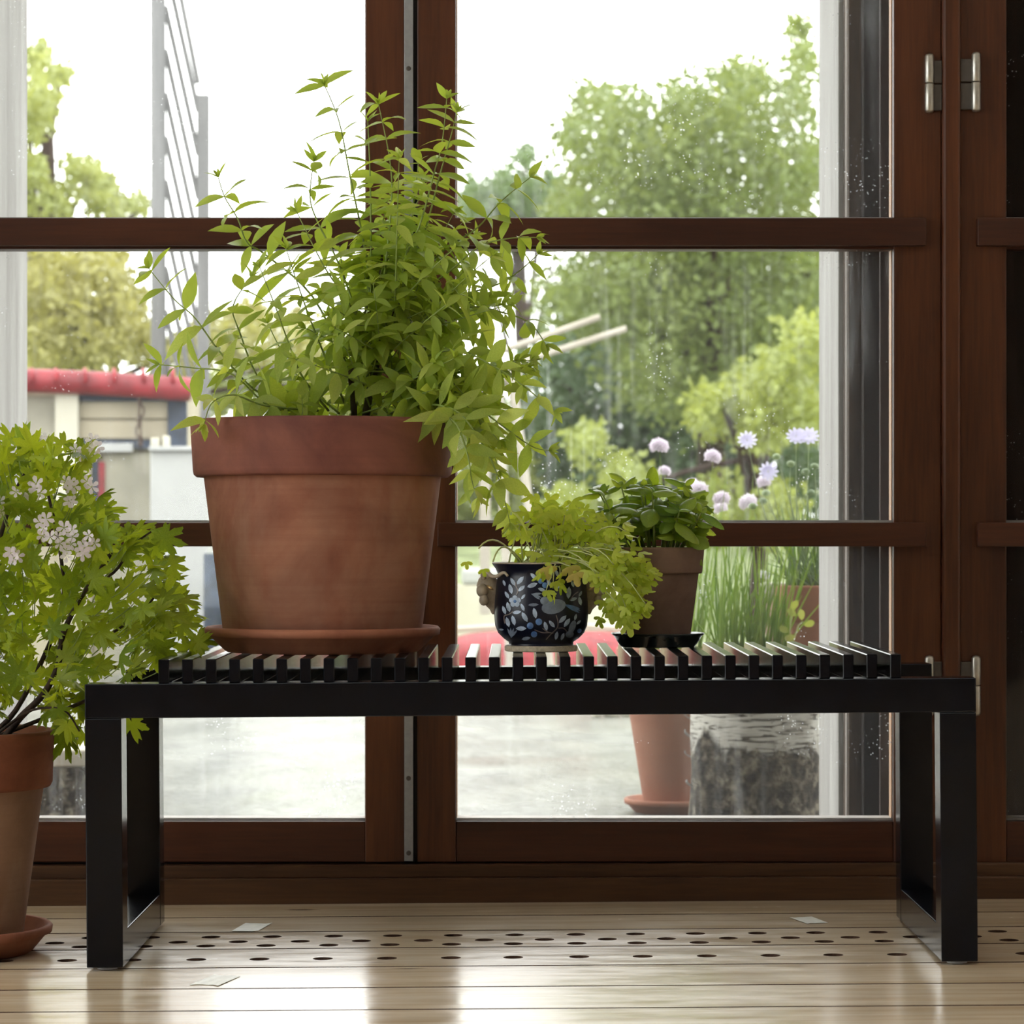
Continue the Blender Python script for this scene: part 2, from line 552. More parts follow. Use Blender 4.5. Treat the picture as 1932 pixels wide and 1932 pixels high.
def B(x0, x1, y0, y1, z0, z1):
    return MB().box(x0, x1, y0, y1, z0, z1)


def bez(p0, p1, p2, n):
    out = []
    for i in range(n + 1):
        t = i / n
        out.append(p0 * (1 - t) ** 2 + p1 * 2 * t * (1 - t) + p2 * t * t)
    return out


def smoothpath(pts, n=5):
    """Catmull-Rom through the points."""
    P = [pts[0]] + list(pts) + [pts[-1]]
    out = []
    for k in range(1, len(P) - 2):
        for i in range(n):
            t = i / n
            a, b, c, d = P[k - 1], P[k], P[k + 1], P[k + 2]
            out.append(0.5 * ((2 * b) + (c - a) * t + (2 * a - 5 * b + 4 * c - d) * t * t + (3 * b - a - 3 * c + d) * t ** 3))
    out.append(Vector(pts[-1]))
    return out


def frame(p, d, n, s, sx=None):
    """World matrix: local Y along d, local Z near n."""
    d = d.normalized()
    x = d.cross(n)
    if x.length < 1e-5:
        x = d.orthogonal()
    x.normalize()
    z = x.cross(d).normalized()
    M = Matrix.Identity(4)
    k = sx or s
    for i in range(3):
        M[i][0] = x[i] * k
        M[i][1] = d[i] * s
        M[i][2] = z[i] * s
        M[i][3] = p[i]
    return M


def merged(name, base_meshes, items, mat, parent):
    """items: (variant index, matrix) joined into one mesh, for leaves past the 300 shown singly."""
    V, F, off = [], [], 0
    data = []
    for me in base_meshes:
        co = np.array([v.co[:] for v in me.vertices])
        data.append((np.c_[co, np.ones(len(co))], [tuple(p.vertices) for p in me.polygons]))
    for k, M in items:
        co, fs = data[k]
        V.append((co @ np.array(M).T)[:, :3])
        F += [tuple(i + off for i in f) for f in fs]
        off += len(co)
    if not V:
        return None
    me = bpy.data.meshes.new(name)
    me.from_pydata(np.concatenate(V).tolist(), [], F)
    me.polygons.foreach_set('use_smooth', [True] * len(me.polygons))
    me.materials.append(mat)
    o = bpy.data.objects.new(name, me)
    place(o, parent)
    o['kind'] = 'stuff'
    return o


def scatter_leaves(parent, meshes, items, mat, limit=300, name='leaf', rest='foliage'):
    """The leaves nearest the viewer as single parts, the rest joined."""
    key = sorted(items, key=lambda it: it[1].translation.y - 3.0 * it[1].to_scale().y + RND.random() * 0.05)
    for k, M in key[:limit]:
        put(meshes[k], name, parent, M)
    merged(rest, meshes, key[limit:], mat, parent)


# ------------------------------------------------------------------ floor
ROOM_X0, ROOM_X1, ROOM_Y0, ROOM_Y1, ROOM_H = -3.0, 3.0, -5.2, 0.62, 2.6
floor = thing('floor', (0, 0, 0), 'lacquered pine plank floor running along the glazed doors', 'floor', kind='structure')
floor.rotation_euler = (0, -TILT, 0)
B(ROOM_X0, ROOM_X1, ROOM_Y0, ROOM_Y1 + 0.1, -0.10, -0.045).build('underfloor', UNDER, floor)
edges = [4.075, 3.93, 3.785, 3.632, 3.475, 3.316, 3.162]
while edges[-1] > CAM_BACK + ROOM_Y0:
    edges.append(edges[-1] - 0.152)
def plank(x0, x1, y0, y1):
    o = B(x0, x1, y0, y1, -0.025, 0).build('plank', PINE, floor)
    o.data.materials.append(RECESS_SHADE)          # shade of the joints painted on the plank edges
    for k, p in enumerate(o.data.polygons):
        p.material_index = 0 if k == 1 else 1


HOLES = {2: [(3.741, 0.0), (3.696, 0.5), (3.660, 0.0)], 3: [(3.544, 0.0)]}
for i in range(len(edges) - 1):
    y1, y0 = edges[i] - CAM_BACK - 0.0032, edges[i + 1] - CAM_BACK + 0.0032
    if i not in HOLES:
        plank(ROOM_X0, ROOM_X1, y0, y1)
        continue
    import bmesh
    bm = bmesh.new()
    hx0, hx1 = -1.3, 1.3
    vs = [bm.verts.new(c) for c in ((hx0, y0, 0), (hx1, y0, 0), (hx1, y1, 0), (hx0, y1, 0))]
    es = [bm.edges.new((vs[k], vs[(k + 1) % 4])) for k in range(4)]
    rims = []
    for D, off in HOLES[i]:
        pitch = 0.0765
        for k in range(-16, 17):
            cx = (k + off) * pitch - 0.001 + RND.uniform(-0.0015, 0.0015)
            if abs(cx) > 1.25:
                continue
            ring = [bm.verts.new((cx + 0.0122 * math.cos(a * math.pi / 8), D - CAM_BACK + 0.0122 * math.sin(a * math.pi / 8), 0)) for a in range(16)]
            es += [bm.edges.new((ring[a], ring[(a + 1) % 16])) for a in range(16)]
            rims.append(ring)
    bmesh.ops.triangle_fill(bm, use_beauty=True, use_dissolve=False, edges=es, normal=(0, 0, 1))
    for ring in rims + [vs]:
        low = [bm.verts.new((v.co.x, v.co.y, -0.026)) for v in ring]
        for a in range(len(ring)):
            b2 = (a + 1) % len(ring)
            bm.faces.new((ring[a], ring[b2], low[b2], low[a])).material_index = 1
    bmesh.ops.recalc_face_normals(bm, faces=bm.faces)
    me = bpy.data.meshes.new('plank')
    bm.to_mesh(me)
    bm.free()
    me.materials.append(PINE)
    me.materials.append(RECESS_SHADE)
    o = bpy.data.objects.new('plank', me)
    tag(place(o, floor), 'pine plank drilled with rows of round vent holes')
    for xa, xb in ((ROOM_X0, hx0 - 0.001), (hx1 + 0.001, ROOM_X1)):
        plank(xa, xb, y0, y1)

# ------------------------------------------------------------------ room shell (behind and beside the viewer)
def wall_with_opening(name, x0, x1, oy0, oy1, oz0, oz1, mat, label):
    m = MB()
    m.box(x0, x1, ROOM_Y0, oy0, -0.1, ROOM_H).box(x0, x1, oy1, ROOM_Y1 + 0.4, -0.1, ROOM_H)
    m.box(x0, x1, oy0, oy1, -0.1, oz0).box(x0, x1, oy0, oy1, oz1, ROOM_H)
    return tag(m.build(name, mat), label, 'wall', kind='structure')


wall_with_opening('wall_left', ROOM_X0 - 0.2, ROOM_X0, -4.6, 0.3, 0.15, 2.45, WALLP, 'plain white side wall with an added wide window')
wall_with_opening('wall_right', ROOM_X1, ROOM_X1 + 0.2, -4.0, -2.4, 0.8, 2.1, WALLP, 'plain white opposite side wall with an added smaller window')
tag(B(ROOM_X0 - 0.2, ROOM_X1 + 0.2, ROOM_Y0 - 0.2, ROOM_Y0, -0.1, ROOM_H).build('wall_back', WALLD), 'dark panelled wall behind the viewer', 'wall', kind='structure')
SKY = (-1.4, 1.4, -4.2, -2.1)      # unseen roof light, added to fill the room with light
cm = MB()
cm.box(ROOM_X0 - 0.2, SKY[0], ROOM_Y0 - 0.2, ROOM_Y1 + 0.65, ROOM_H, ROOM_H + 0.15).box(SKY[1], ROOM_X1 + 0.2, ROOM_Y0 - 0.2, ROOM_Y1 + 0.65, ROOM_H, ROOM_H + 0.15)
cm.box(SKY[0], SKY[1], ROOM_Y0 - 0.2, SKY[2], ROOM_H, ROOM_H + 0.15).box(SKY[0], SKY[1], SKY[3], ROOM_Y1 + 0.65, ROOM_H, ROOM_H + 0.15)
tag(cm.build('ceiling', CEIL), 'white flat ceiling with an added wide roof light', 'ceiling', kind='structure')
rl = thing('fill_window_3', (0, -3.0, ROOM_H), 'wide roof light in the white ceiling, added for fill light', 'window', kind='structure')
for k in range(4):
    xx = SKY[0] + (SKY[1] - SKY[0] - 0.06) * k / 3
    B(xx, xx + 0.06, SKY[2], SKY[3], ROOM_H + 0.04, ROOM_H + 0.10).build('mullion', CEIL, rl)
    if k < 3:
        B(xx + 0.06, SKY[0] + (SKY[1] - SKY[0] - 0.06) * (k + 1) / 3, SKY[2], SKY[3], ROOM_H + 0.06, ROOM_H + 0.066).build('pane', GLASS, rl)


def side_window(name, x, y0, y1, z0, z1, n, label):  # side windows are out of view, added to light the room
    w = thing(name, (x, (y0 + y1) / 2, z0), label, 'window', kind='structure')
    m = MB().box(x - 0.03, x + 0.03, y0, y1, z0, z0 + 0.06).box(x - 0.03, x + 0.03, y0, y1, z1 - 0.06, z1)
    m.build('frame', MAHOG_V, w)
    for k in range(n + 1):
        yy = y0 + (y1 - y0 - 0.06) * k / n
        B(x - 0.03, x + 0.03, yy, yy + 0.06, z0 + 0.06, z1 - 0.06).build('mullion', MAHOG_V, w)
        if k < n:
            y2 = y0 + (y1 - y0 - 0.06) * (k + 1) / n
            B(x - 0.003, x + 0.003, yy + 0.06, y2, z0 + 0.06, z1 - 0.06).build('pane', GLASS, w)


side_window('fill_window_1', ROOM_X0 - 0.1, -4.6, 0.3, 0.15, 2.45, 4, 'wide side window with wooden mullions, added to light the room')
side_window('fill_window_2', ROOM_X1 + 0.1, -4.0, -2.4, 0.8, 2.1, 2, 'smaller side window across the room, added for fill light')

# ------------------------------------------------------------------ glazed doors
DF = 4.09                       # front face of the door frames
YF = DF - CAM_BACK
YB = YF + 0.040
DG = 4.104
YG = DG - CAM_BACK
DTOP = 2.18
X = lambda px: xat(px, DF)
Z = lambda py: zat(py, DF)
Z_U0, Z_U1 = Z(469), Z(413)     # upper bar
Z_M0, Z_M1 = Z(1031), Z(986)    # middle bar
Z_B0, Z_B1 = Z(1627), Z(1550)   # bottom rail


def hinge(parent, px_bar, px_plate0, px_plate1, py0, py1):
    h = MB()
    c = X(px_bar)
    z1, z0 = Z(py0), Z(py1)
    zm = (z0 + z1) / 2
    y = YF - 0.008
    r = 0.0064
    prof = lambda a, b: [(0.0008, a), (r * 0.75, a + 0.001), (r, a + 0.004), (r, b - 0.001), (r * 0.9, b)]
    h.lathe(prof(z0, zm - 0.0006), (c, y), 16, True, True)
    h.lathe([(rr_, 2 * zm - zz) for rr_, zz in prof(z0, zm - 0.0006)], (c, y), 16, True, True)
    o = h.build('hinge', STEEL, parent, smooth=True)
    o['label'] = 'brushed steel hinge barrel'
    q = 0.004
    for a, b in ((z0 + 0.004, zm - 0.001), (zm + 0.001, z1 - 0.009)):
        pl = B(X(px_plate0), X(px_plate1), YF - 0.006, YF - 0.002, a, b)
        pl.build('plate', STEELP, o, bevel=0.0006, segs=1)


def door(name, label, xl, xr, sl, sr, barl, barr):
    d = thing(name, ((xl + xr) / 2, YF, Z_B0), label, 'door', kind='structure')
    il, ir = xl + sl, xr - sr
    B(xl, il, YF, YB, Z_B0, DTOP).build('stile', MAHOG_V, d, bevel=0.0015)
    B(ir, xr, YF, YB, Z_B0, DTOP).build('stile', MAHOG_V, d, bevel=0.0015)
    B(il, ir, YF + 0.002, YB, Z_B0, Z_B1).build('rail', MAHOG_H, d, bevel=0.0015)
    B(il, ir, YF + 0.002, YB, DTOP - 0.09, DTOP).build('rail', MAHOG_H, d, bevel=0.0015)
    B(barl, barr, YF - 0.014, YF + 0.001, Z_U0 + 0.003, Z_U1).build('glazing_bar', MAHOG_H, d, bevel=0.001)
    B(barl, barr, YF - 0.014, YF + 0.001, Z_M0, Z_M1).build('glazing_bar', MAHOG_H, d, bevel=0.001)
    # tongue of each bar between the panes
    for z0, z1 in ((Z_U0 - 0.0005, Z_U1 + 0.0005), (Z_M0, Z_M1)):
        B(il, ir, YF + 0.001, YB, z0, z1).build('bar_tongue', MAHOG_H, d)
    # panes
    spans = ((Z_B1, Z_M0), (Z_M1, Z_U0 - 0.0005), (Z_U1 + 0.0005, DTOP - 0.09))
    for z0, z1 in spans:
        B(il, ir, YG - 0.002, YG + 0.002, z0, z1).build('pane', GLASS, d)
        bd = MB().box(il, ir, YG + 0.0025, YB + 0.012, z0, z0 + 0.0035)
        bd.build('bead', BEAD, d)
        B(ir - 0.0012, ir, YG + 0.0025, YB + 0.002, z0 + 0.0035, z1).build('bead', BEADW, d)
        B(il, il + 0.0015, YG + 0.0025, YB + 0.012, z0 + 0.0035, z1).build('bead', BEADW, d)
    return d


d1 = door('door_1', 'glazed mahogany door behind the large terracotta pot', X(-230), X(763), X(80) - X(0), X(763) - X(689), X(-190), X(722))
d2 = door('door_2', 'glazed mahogany door behind the blue painted pot', X(787), X(1776), X(860) - X(787), X(1776) - X(1686), X(826), X(1745))
d3 = door('door_3', 'glazed mahogany door with dark glass beyond the hinge post', X(1811), X(2800), X(1899) - X(1811), X(80) - X(0), X(1842), X(2760))
hinge(d2, 1752, 1759, 1776, 103, 215)
hinge(d2, 1752, 1759, 1776, 1236, 1350)
hinge(d3, 1840, 1811, 1833, 100, 213)
hinge(d3, 1840, 1811, 1833, 1236, 1350)
# metal edge strip with screws on the left door
st = B(X(763), X(779.5), YF - 0.004, YB, Z_B0 + 0.002, DTOP).build('edge_strip', STEELD, d1, bevel=0.0006)
st['label'] = 'zinc grey metal strip along the door edge'
for py in (130, 790, 1468, 1609):
    s = MB().lathe([(0.0022, 0), (0.0030, 0.0003), (0.0034, 0.0012)], (0, 0), 12, True, True)
    o = s.build('screw', STEELP, st)
    o.matrix_basis = Matrix.Translation((X(771), YF - 0.0052, Z(py))) @ Matrix.Rotation(R(-90), 4, 'X')
B(X(779.5), X(787.5), YF + 0.006, YB, Z_B0, DTOP).build('gap_shade', GAP_SHADE, d1)  # black strip painted as the dark gap between the doors
# hinge post cover strip
tr1 = B(X(1776.5), X(1810.5), YF - 0.012, YB + 0.01, Z(1632), DTOP).build('trim_1', MAHOG_V, bevel=0.004)
tag(tr1, 'raised mahogany cover strip between the two hinged doors', 'trim', kind='structure')
# threshold and baseboard
bb = thing('baseboard_front', (0, YF - 0.02, 0), 'dark wooden threshold boards under the glazed doors', 'baseboard', kind='structure')
bb.rotation_euler = (0, -TILT * 0.45, 0)
D0 = 4.066
zl = lambda py: zat(py, D0)
B(ROOM_X0, ROOM_X1, D0 - CAM_BACK, YB + 0.05, -0.06, zl(1657)).build('board', SILL_H, bb, bevel=0.002)
B(ROOM_X0, ROOM_X1, D0 - CAM_BACK + 0.012, YB + 0.05, zl(1657) - 0.001, zl(1633)).build('board', SILL_H, bb, bevel=0.002)
B(ROOM_X0, ROOM_X1, YF + 0.02, YB + 0.03, zl(1633), Z_B0 + 0.001).build('shadow_gap', GAP_SHADE, bb)
# front wall: around and outside the doors
m = MB()
m.box(ROOM_X0 - 0.2, X(-232), YF - 0.02, 1.23, -0.1, ROOM_H)
m.box(X(2802), ROOM_X1 + 0.2, YF - 0.02, 1.23, -0.1, ROOM_H)
m.box(X(-232), X(2802), YF - 0.02, 1.23, DTOP + 0.004, ROOM_H)
tag(m.build('wall_front', WALLP), 'white wall around the glazed doors', 'wall', kind='structure')
# outer jambs
XR4 = xat(1582, 4.40)
XL4 = xat(-8, 4.40)


def trim(name, mat, label, *b):
    o = B(*b).build(name, mat, bevel=0.0012, segs=1)
    return tag(o, label, 'trim', kind='structure')


trim('trim_2', PALEPOST, 'whitish weathered outer post at the right of the opening', XR4, 0.56, 0.952, 1.232, -0.3, DTOP + 0.1)
trim('trim_3', PALEPOST, 'whitish weathered outer post at the left of the opening', -0.88, XL4, 0.95, 1.235, -0.3, DTOP + 0.1)
trim('trim_4', WEATHER, 'brown weathered timber strip inside the outer post', xat(1601, 4.33), 0.56, 0.88, 0.951, -0.1, DTOP + 0.1)
trim('trim_5', BEAD, 'thin pale metal sealing strip on the outer jamb', xat(1595.5, 4.36), xat(1598.0, 4.36), 0.905, 0.912, -0.1, DTOP + 0.1)
trim('trim_6', DARKTIM, 'dark timber lining in the recess of the outer jamb', xat(1629, 4.30), 0.58, 0.85, 0.879, -0.1, DTOP + 0.1)
trim('trim_7', DARKRED, 'narrow dark brown jamb lining next to the pane edge', xat(1660, 4.20), 0.60, 0.745, 0.756, -0.1, DTOP + 0.1)
trim('trim_8', DARKTIM, 'dark timber wall outside the hinged door', 0.585, 2.2, 0.81, 1.0, -0.3, DTOP + 0.1)
trim('trim_9', DARKTIM, 'dark timber wall outside the left door edge', -1.3, -0.83, 0.81, 0.94, -0.3, DTOP + 0.1)
trim('trim_10', PALEPOST, 'weathered outer sill under the opening', -0.88, 0.56, 0.72, 1.26, -0.3, 0.02)

# ------------------------------------------------------------------ slatted bench
bench = thing('slatted_bench', (0, 0, 0), 'low black wooden bench with a slatted top', 'bench')
bench.rotation_euler = (0, -TILT, 0)
BX0, BX1, BD = -0.500, 0.540, 0.41
ZR0, ZR1, ZS = 0.2955, 0.3356, 0.3635
LW = 0.0425
for y0, y1 in ((0, 0.045), (BD - 0.045, BD)):
    B(BX0, BX1, y0, y1, ZR0, ZR1).build('rail', BLACK, bench, bevel=0.0012)
    for x0 in (BX0, BX1 - LW):
        B(x0, x0 + LW, y0 + 0.0003, y1 - 0.0003, 0.0045, ZR0 - 0.0002).build('leg', BLACK, bench, bevel=0.0012)
        MB().lathe([(0.009, 0.0), (0.012, 0.0008), (0.012, 0.005)], (x0 + LW / 2, (y0 + y1) / 2), 16, True, True).build('glide', GLIDE, bench)
for x0 in (BX0, BX1 - LW):
    B(x0 + 0.0003, x0 + LW - 0.0003, 0.0445, BD - 0.0445, 0.0045, 0.045).build('foot_bar', BLACK, bench, bevel=0.0012)
SX0, SX1, NS, SW = -0.4148, 0.4539, 32, 0.0128
sm = B(-SW / 2, SW / 2, 0.008, BD + 0.012, ZR1 - 0.0002, ZS).mesh('slat', BLACK)
for i in range(NS):
    o = put(sm, 'slat', bench, Matrix.Translation((SX0 + SW / 2 + (SX1 - SX0 - SW) * i / (NS - 1), 0, 0)))
    b = o.modifiers.new('bevel', 'BEVEL')
    b.width = 0.001
    b.segments = 1
zb = lambda x: ZS + TILT * x


# ------------------------------------------------------------------ leaf meshes
def strip_leaf(name, mat, widths, ys, fold=0.25, droop=0.25, across=1, twist=0.0, dome=0.0):
    vs, fs = [], []
    n = across * 2 + 1
    for y, w in zip(ys, widths):
        for i in range(n):
            u = (i - across) / across
            x = u * w
            z = abs(u) * w * fold - droop * y * y - dome * (u * u) * w
            tw = twist * y
            vs.append((x * math.cos(tw) - z * math.sin(tw) * 0.3, y, z + x * math.sin(tw)))
    for k in range(len(ys) - 1):
        for i in range(n - 1):
            a = k * n + i
            fs.append((a, a + 1, a + n + 1, a + n))
    m = MB().add(vs, fs)
    return m.mesh(name, mat, True)


def polar_leaf(name, mat, rad, a0, a1, n, droop=0.25, wave=0.08, waven=5, notch=None):
    """Leaf blade fanned round the stalk end; local +Y is the tip."""
    vs = [(0, 0, 0)]
    for k in range(n + 1):
        a = a0 + (a1 - a0) * k / n
        r = rad(a)
        x, y = r * math.sin(a), r * math.cos(a)
        vs.append((x, y, -droop * r * r + wave * r * math.cos(waven * a)))
    fs = [(0, k + 1, k + 2) for k in range(n)]
    return MB().add(vs, [(f[0], f[2], f[1]) for f in fs]).mesh(name, mat, True)


YS = [0, 0.12, 0.3, 0.5, 0.72, 0.9, 1.0]
verb_meshes = [strip_leaf('leaf', L_VERB, [0.014, 0.085, 0.155, 0.172, 0.125, 0.05, 0.0], YS, 0.25, dr, 1, tw)
               for dr, tw in ((0.08, 0.2), (0.22, -0.3), (0.4, 0.3), (0.6, -0.15))]


def gera_r(seed):
    rr = random.Random(seed)
    cs = [(0, 1.0, 0.36), (R(50), 0.95, 0.34), (-R(50), 0.95, 0.34), (R(100), 0.84, 0.34), (-R(100), 0.84, 0.34), (R(145), .62, .26), (-R(145), .62, .26)]
    cs = [(c + rr.uniform(-.07, .07), l * rr.uniform(.88, 1.06), w) for c, l, w in cs]

    def f(a):
        r = 0.46
        for c, l, w in cs:
            t = abs(a - c) / w
            r = max(r, 0.46 + (l - 0.46) * max(0.0, 1 - t ** 3.0))
        return r * (0.94 + 0.13 * math.sin(a * 21 + seed))
    return f


gera_meshes = [polar_leaf('leaf', L_GERA, gera_r(k), -R(165), R(165), 50, 0.25 + 0.12 * k, 0.10, 7.2) for k in range(4)]


def pars_r(a):
    r = 0.25
    for c, l in ((0, 1.0), (R(62), 0.85), (-R(62), 0.85)):
        t = abs(a - c) / 0.60
        r = max(r, 0.25 + (l - 0.25) * max(0, 1 - t ** 2.0))
    return r * (0.9 + 0.14 * math.sin(a * 22))


pars_meshes = [polar_leaf('leaflet', L_PARS, pars_r, -R(105), R(105), 26, 0.2 + 0.2 * k, 0.12, 5) for k in range(3)]
yell_mesh = polar_leaf('leaflet', L_YELL, pars_r, -R(105), R(105), 26, 0.3, 0.12, 5)
basil_meshes = [strip_leaf('leaf', L_BASI, [0.02, 0.18, 0.29, 0.31, 0.25, 0.13, 0.0], YS, -0.1, dr, 2, 0.0, dome=0.45) for dr in (0.25, 0.5, 0.75)]


def petal_flower(name, mat, n=5, w=0.42, cup=0.25):
    m = MB()
    for k in range(n):
        a = 2 * math.pi * k / n
        ca, sa = math.cos(a), math.sin(a)
        pts = [(0, 0.05), (-w * 0.5, 0.5), (-w * 0.55, 0.8), (0, 1.0), (w * 0.55, 0.8), (w * 0.5, 0.5)]
        vs = [(x * ca - y * sa, x * sa + y * ca, cup * y * y) for x, y in pts]
        m.add(vs, [(0, 5, 4, 3, 2, 1)])
    return m.mesh(name, mat)


def inpoly(x, y, poly):
    c = False
    for i in range(len(poly)):
        x1, y1 = poly[i]
        x2, y2 = poly[i - 1]
        if (y1 > y) != (y2 > y) and x < (x2 - x1) * (y - y1) / (y2 - y1) + x1:
            c = not c
    return c


# ------------------------------------------------------------------ pots
def pot_on(parent, c, prof, rim_prof, mat, rim_mat, soil_r, soil_z, n=64, wob=0.002):
    body = MB().lathe(prof, c, n, True, False, wob=wob).build('pot', mat, parent, smooth=True)
    MB().lathe(rim_prof, c, n, False, False, wob=wob).build('rim', rim_mat, body, smooth=True)
    MB().lathe([(0.001, soil_z + 0.004), (soil_r * 0.5, soil_z + 0.003), (soil_r, soil_z)], c, 32).build('soil', SOIL, parent, smooth=True)
    return body


def saucer(name, c, z0, r0, r1, h, mat, label, lip=0.006):
    prof = [(0.001, z0), (r0 - 0.004, z0), (r0, z0 + 0.003), (r1 - 0.006, z0 + h - 0.012), (r1, z0 + h - 0.010), (r1 + 0.001, z0 + h - 0.003), (r1 - 0.002, z0 + h),
            (r1 - lip, z0 + h - 0.001), (r0 - 0.004, z0 + 0.007), (0.001, z0 + 0.006)]
    o = MB().lathe(prof, c, 64).build(name, mat, smooth=True)
    return tag(o, label, 'saucer')


# large pot
VC = (-0.238, 0.205)
DV = VC[1] + CAM_BACK
z0 = zb(VC[0]) + 0.0006
saucer('pot_saucer', VC, z0, 0.122, 0.1445, 0.031, TERRA_S, 'wide terracotta saucer under the largest pot on the bench')
verb = thing('potted_lemon_verbena', (VC[0], VC[1], z0), 'large terracotta pot of tall leafy light green lemon verbena', 'potted plant')
zpb = z0 + 0.0066
zr0, zr1 = zat(893, DV - .155), zat(784, DV - .155)
pot_on(verb, VC,
       [(0.001, zpb), (0.118, zpb), (0.121, zpb + 0.004), (0.146, zr0 - 0.004), (0.1475, zr0 + 0.004), (0.1475, zr0 + 0.006)],
       [(0.1465, zr0 + 0.0045), (0.155, zr0 - 0.002), (0.1585, zr0 + 0.001), (0.1595, zr0 + 0.006), (0.1625, zr1 - 0.005), (0.1618, zr1 - 0.0008), (0.159, zr1), (0.151, zr1 - 0.001), (0.149, zr1 - 0.006), (0.138, zr1 - 0.07)],
       TERRA, TERRA_R, 0.147, zr1 - 0.03)

# ------------------------------------------------------------------ lemon verbena growth
def P(px, py, dy=0.0, D0_=None):
    return at(px, py, (D0_ or DV) + dy)


verb_items = []


def node_leaves(items, nmesh, p, t, k, size, spread, up_bias, twist, tipward=0.35, vary=0.25, dome=False):
    t = t.normalized()
    a = t.orthogonal().normalized()
    b = t.cross(a)
    for i in range(k):
        ang = twist + 2 * math.pi * i / k + RND.uniform(-0.35, 0.35)
        o = a * math.cos(ang) + b * math.sin(ang)
        d = o * spread + t * tipward + Vector((0, 0, up_bias + RND.uniform(-.2, .2)))
        nrm = Vector((RND.uniform(-.7, .7), RND.uniform(-1.6, .4), 0.75)) + t * 0.3
        if dome:
            nrm = Vector((0, -0.35, 1.0)) + o * 0.5 + Vector((RND.uniform(-.3, .3), RND.uniform(-.5, .2), 0))
        s = size * RND.uniform(1 - vary, 1 + vary)
        items.append((RND.randrange(nmesh), frame(Vector(p), d, nrm, s, s * RND.uniform(0.85, 1.2))))


def verbena_branch(pts, leaf=0.046, spacing=0.028, r0=0.0016, start=0.15, wh=3, mat=STEM_G, tip=True):
    path = smoothpath(pts, 5)
    L = sum((path[i + 1] - path[i]).length for i in range(len(path) - 1))
    n = len(path)
    MB().tube(path, [r0 * (1 - 0.65 * i / (n - 1)) for i in range(n)], 5).build('stem', mat, verb, smooth=True)
    acc, nxt, tw = 0.0, L * start, RND.random() * 6
    for i in range(n - 1):
        seg = path[i + 1] - path[i]
        while nxt <= acc + seg.length and seg.length > 1e-6:
            f = (nxt - acc) / seg.length
            rel = nxt / L
            size = leaf * (1.05 - 0.35 * max(0, rel - 0.55) / 0.45)
            node_leaves(verb_items, 4, path[i] + seg * f, seg, wh, size, 1.0, -0.15, tw)
            tw += 1.05
            nxt += spacing * RND.uniform(0.75, 1.25)
        acc += seg.length
    if tip:
        node_leaves(verb_items, 4, path[-1], path[-1] - path[-2], 4, leaf * 0.42, 0.8, 0.1, tw, 0.9)
        node_leaves(verb_items, 4, path[-1], path[-1] - path[-2], 3, leaf * 0.25, 0.5, 0.2, tw + .5, 1.2)


# woody main stems
for pts, r in (([(668, 800, 0), (666, 740, 0), (660, 705, -.01), (668, 690, -.01), (690, 650, .01), (705, 600, .02)], 0.0042),
               ([(688, 800, 0), (697, 745, 0), (712, 680, .0), (722, 640, 0.), (738, 590, .01), (745, 520, .01)], 0.0052),
               ([(722, 640, 0), (740, 625, 0.0), (768, 608, .01), (800, 570, .0)], 0.0024),
               ([(718, 650, 0), (708, 622, 0.01), (712, 570, .02), (722, 470, .02)], 0.0026),
               ([(668, 745, 0), (680, 730, 0.01), (700, 700, .03)], 0.0018)):
    path = smoothpath([P(*q) for q in pts], 5)
    MB().tube(path, [r * (1 - 0.45 * i / (len(path) - 1)) for i in range(len(path))], 8).build('woody_stem', STEM_W, verb, smooth=True)

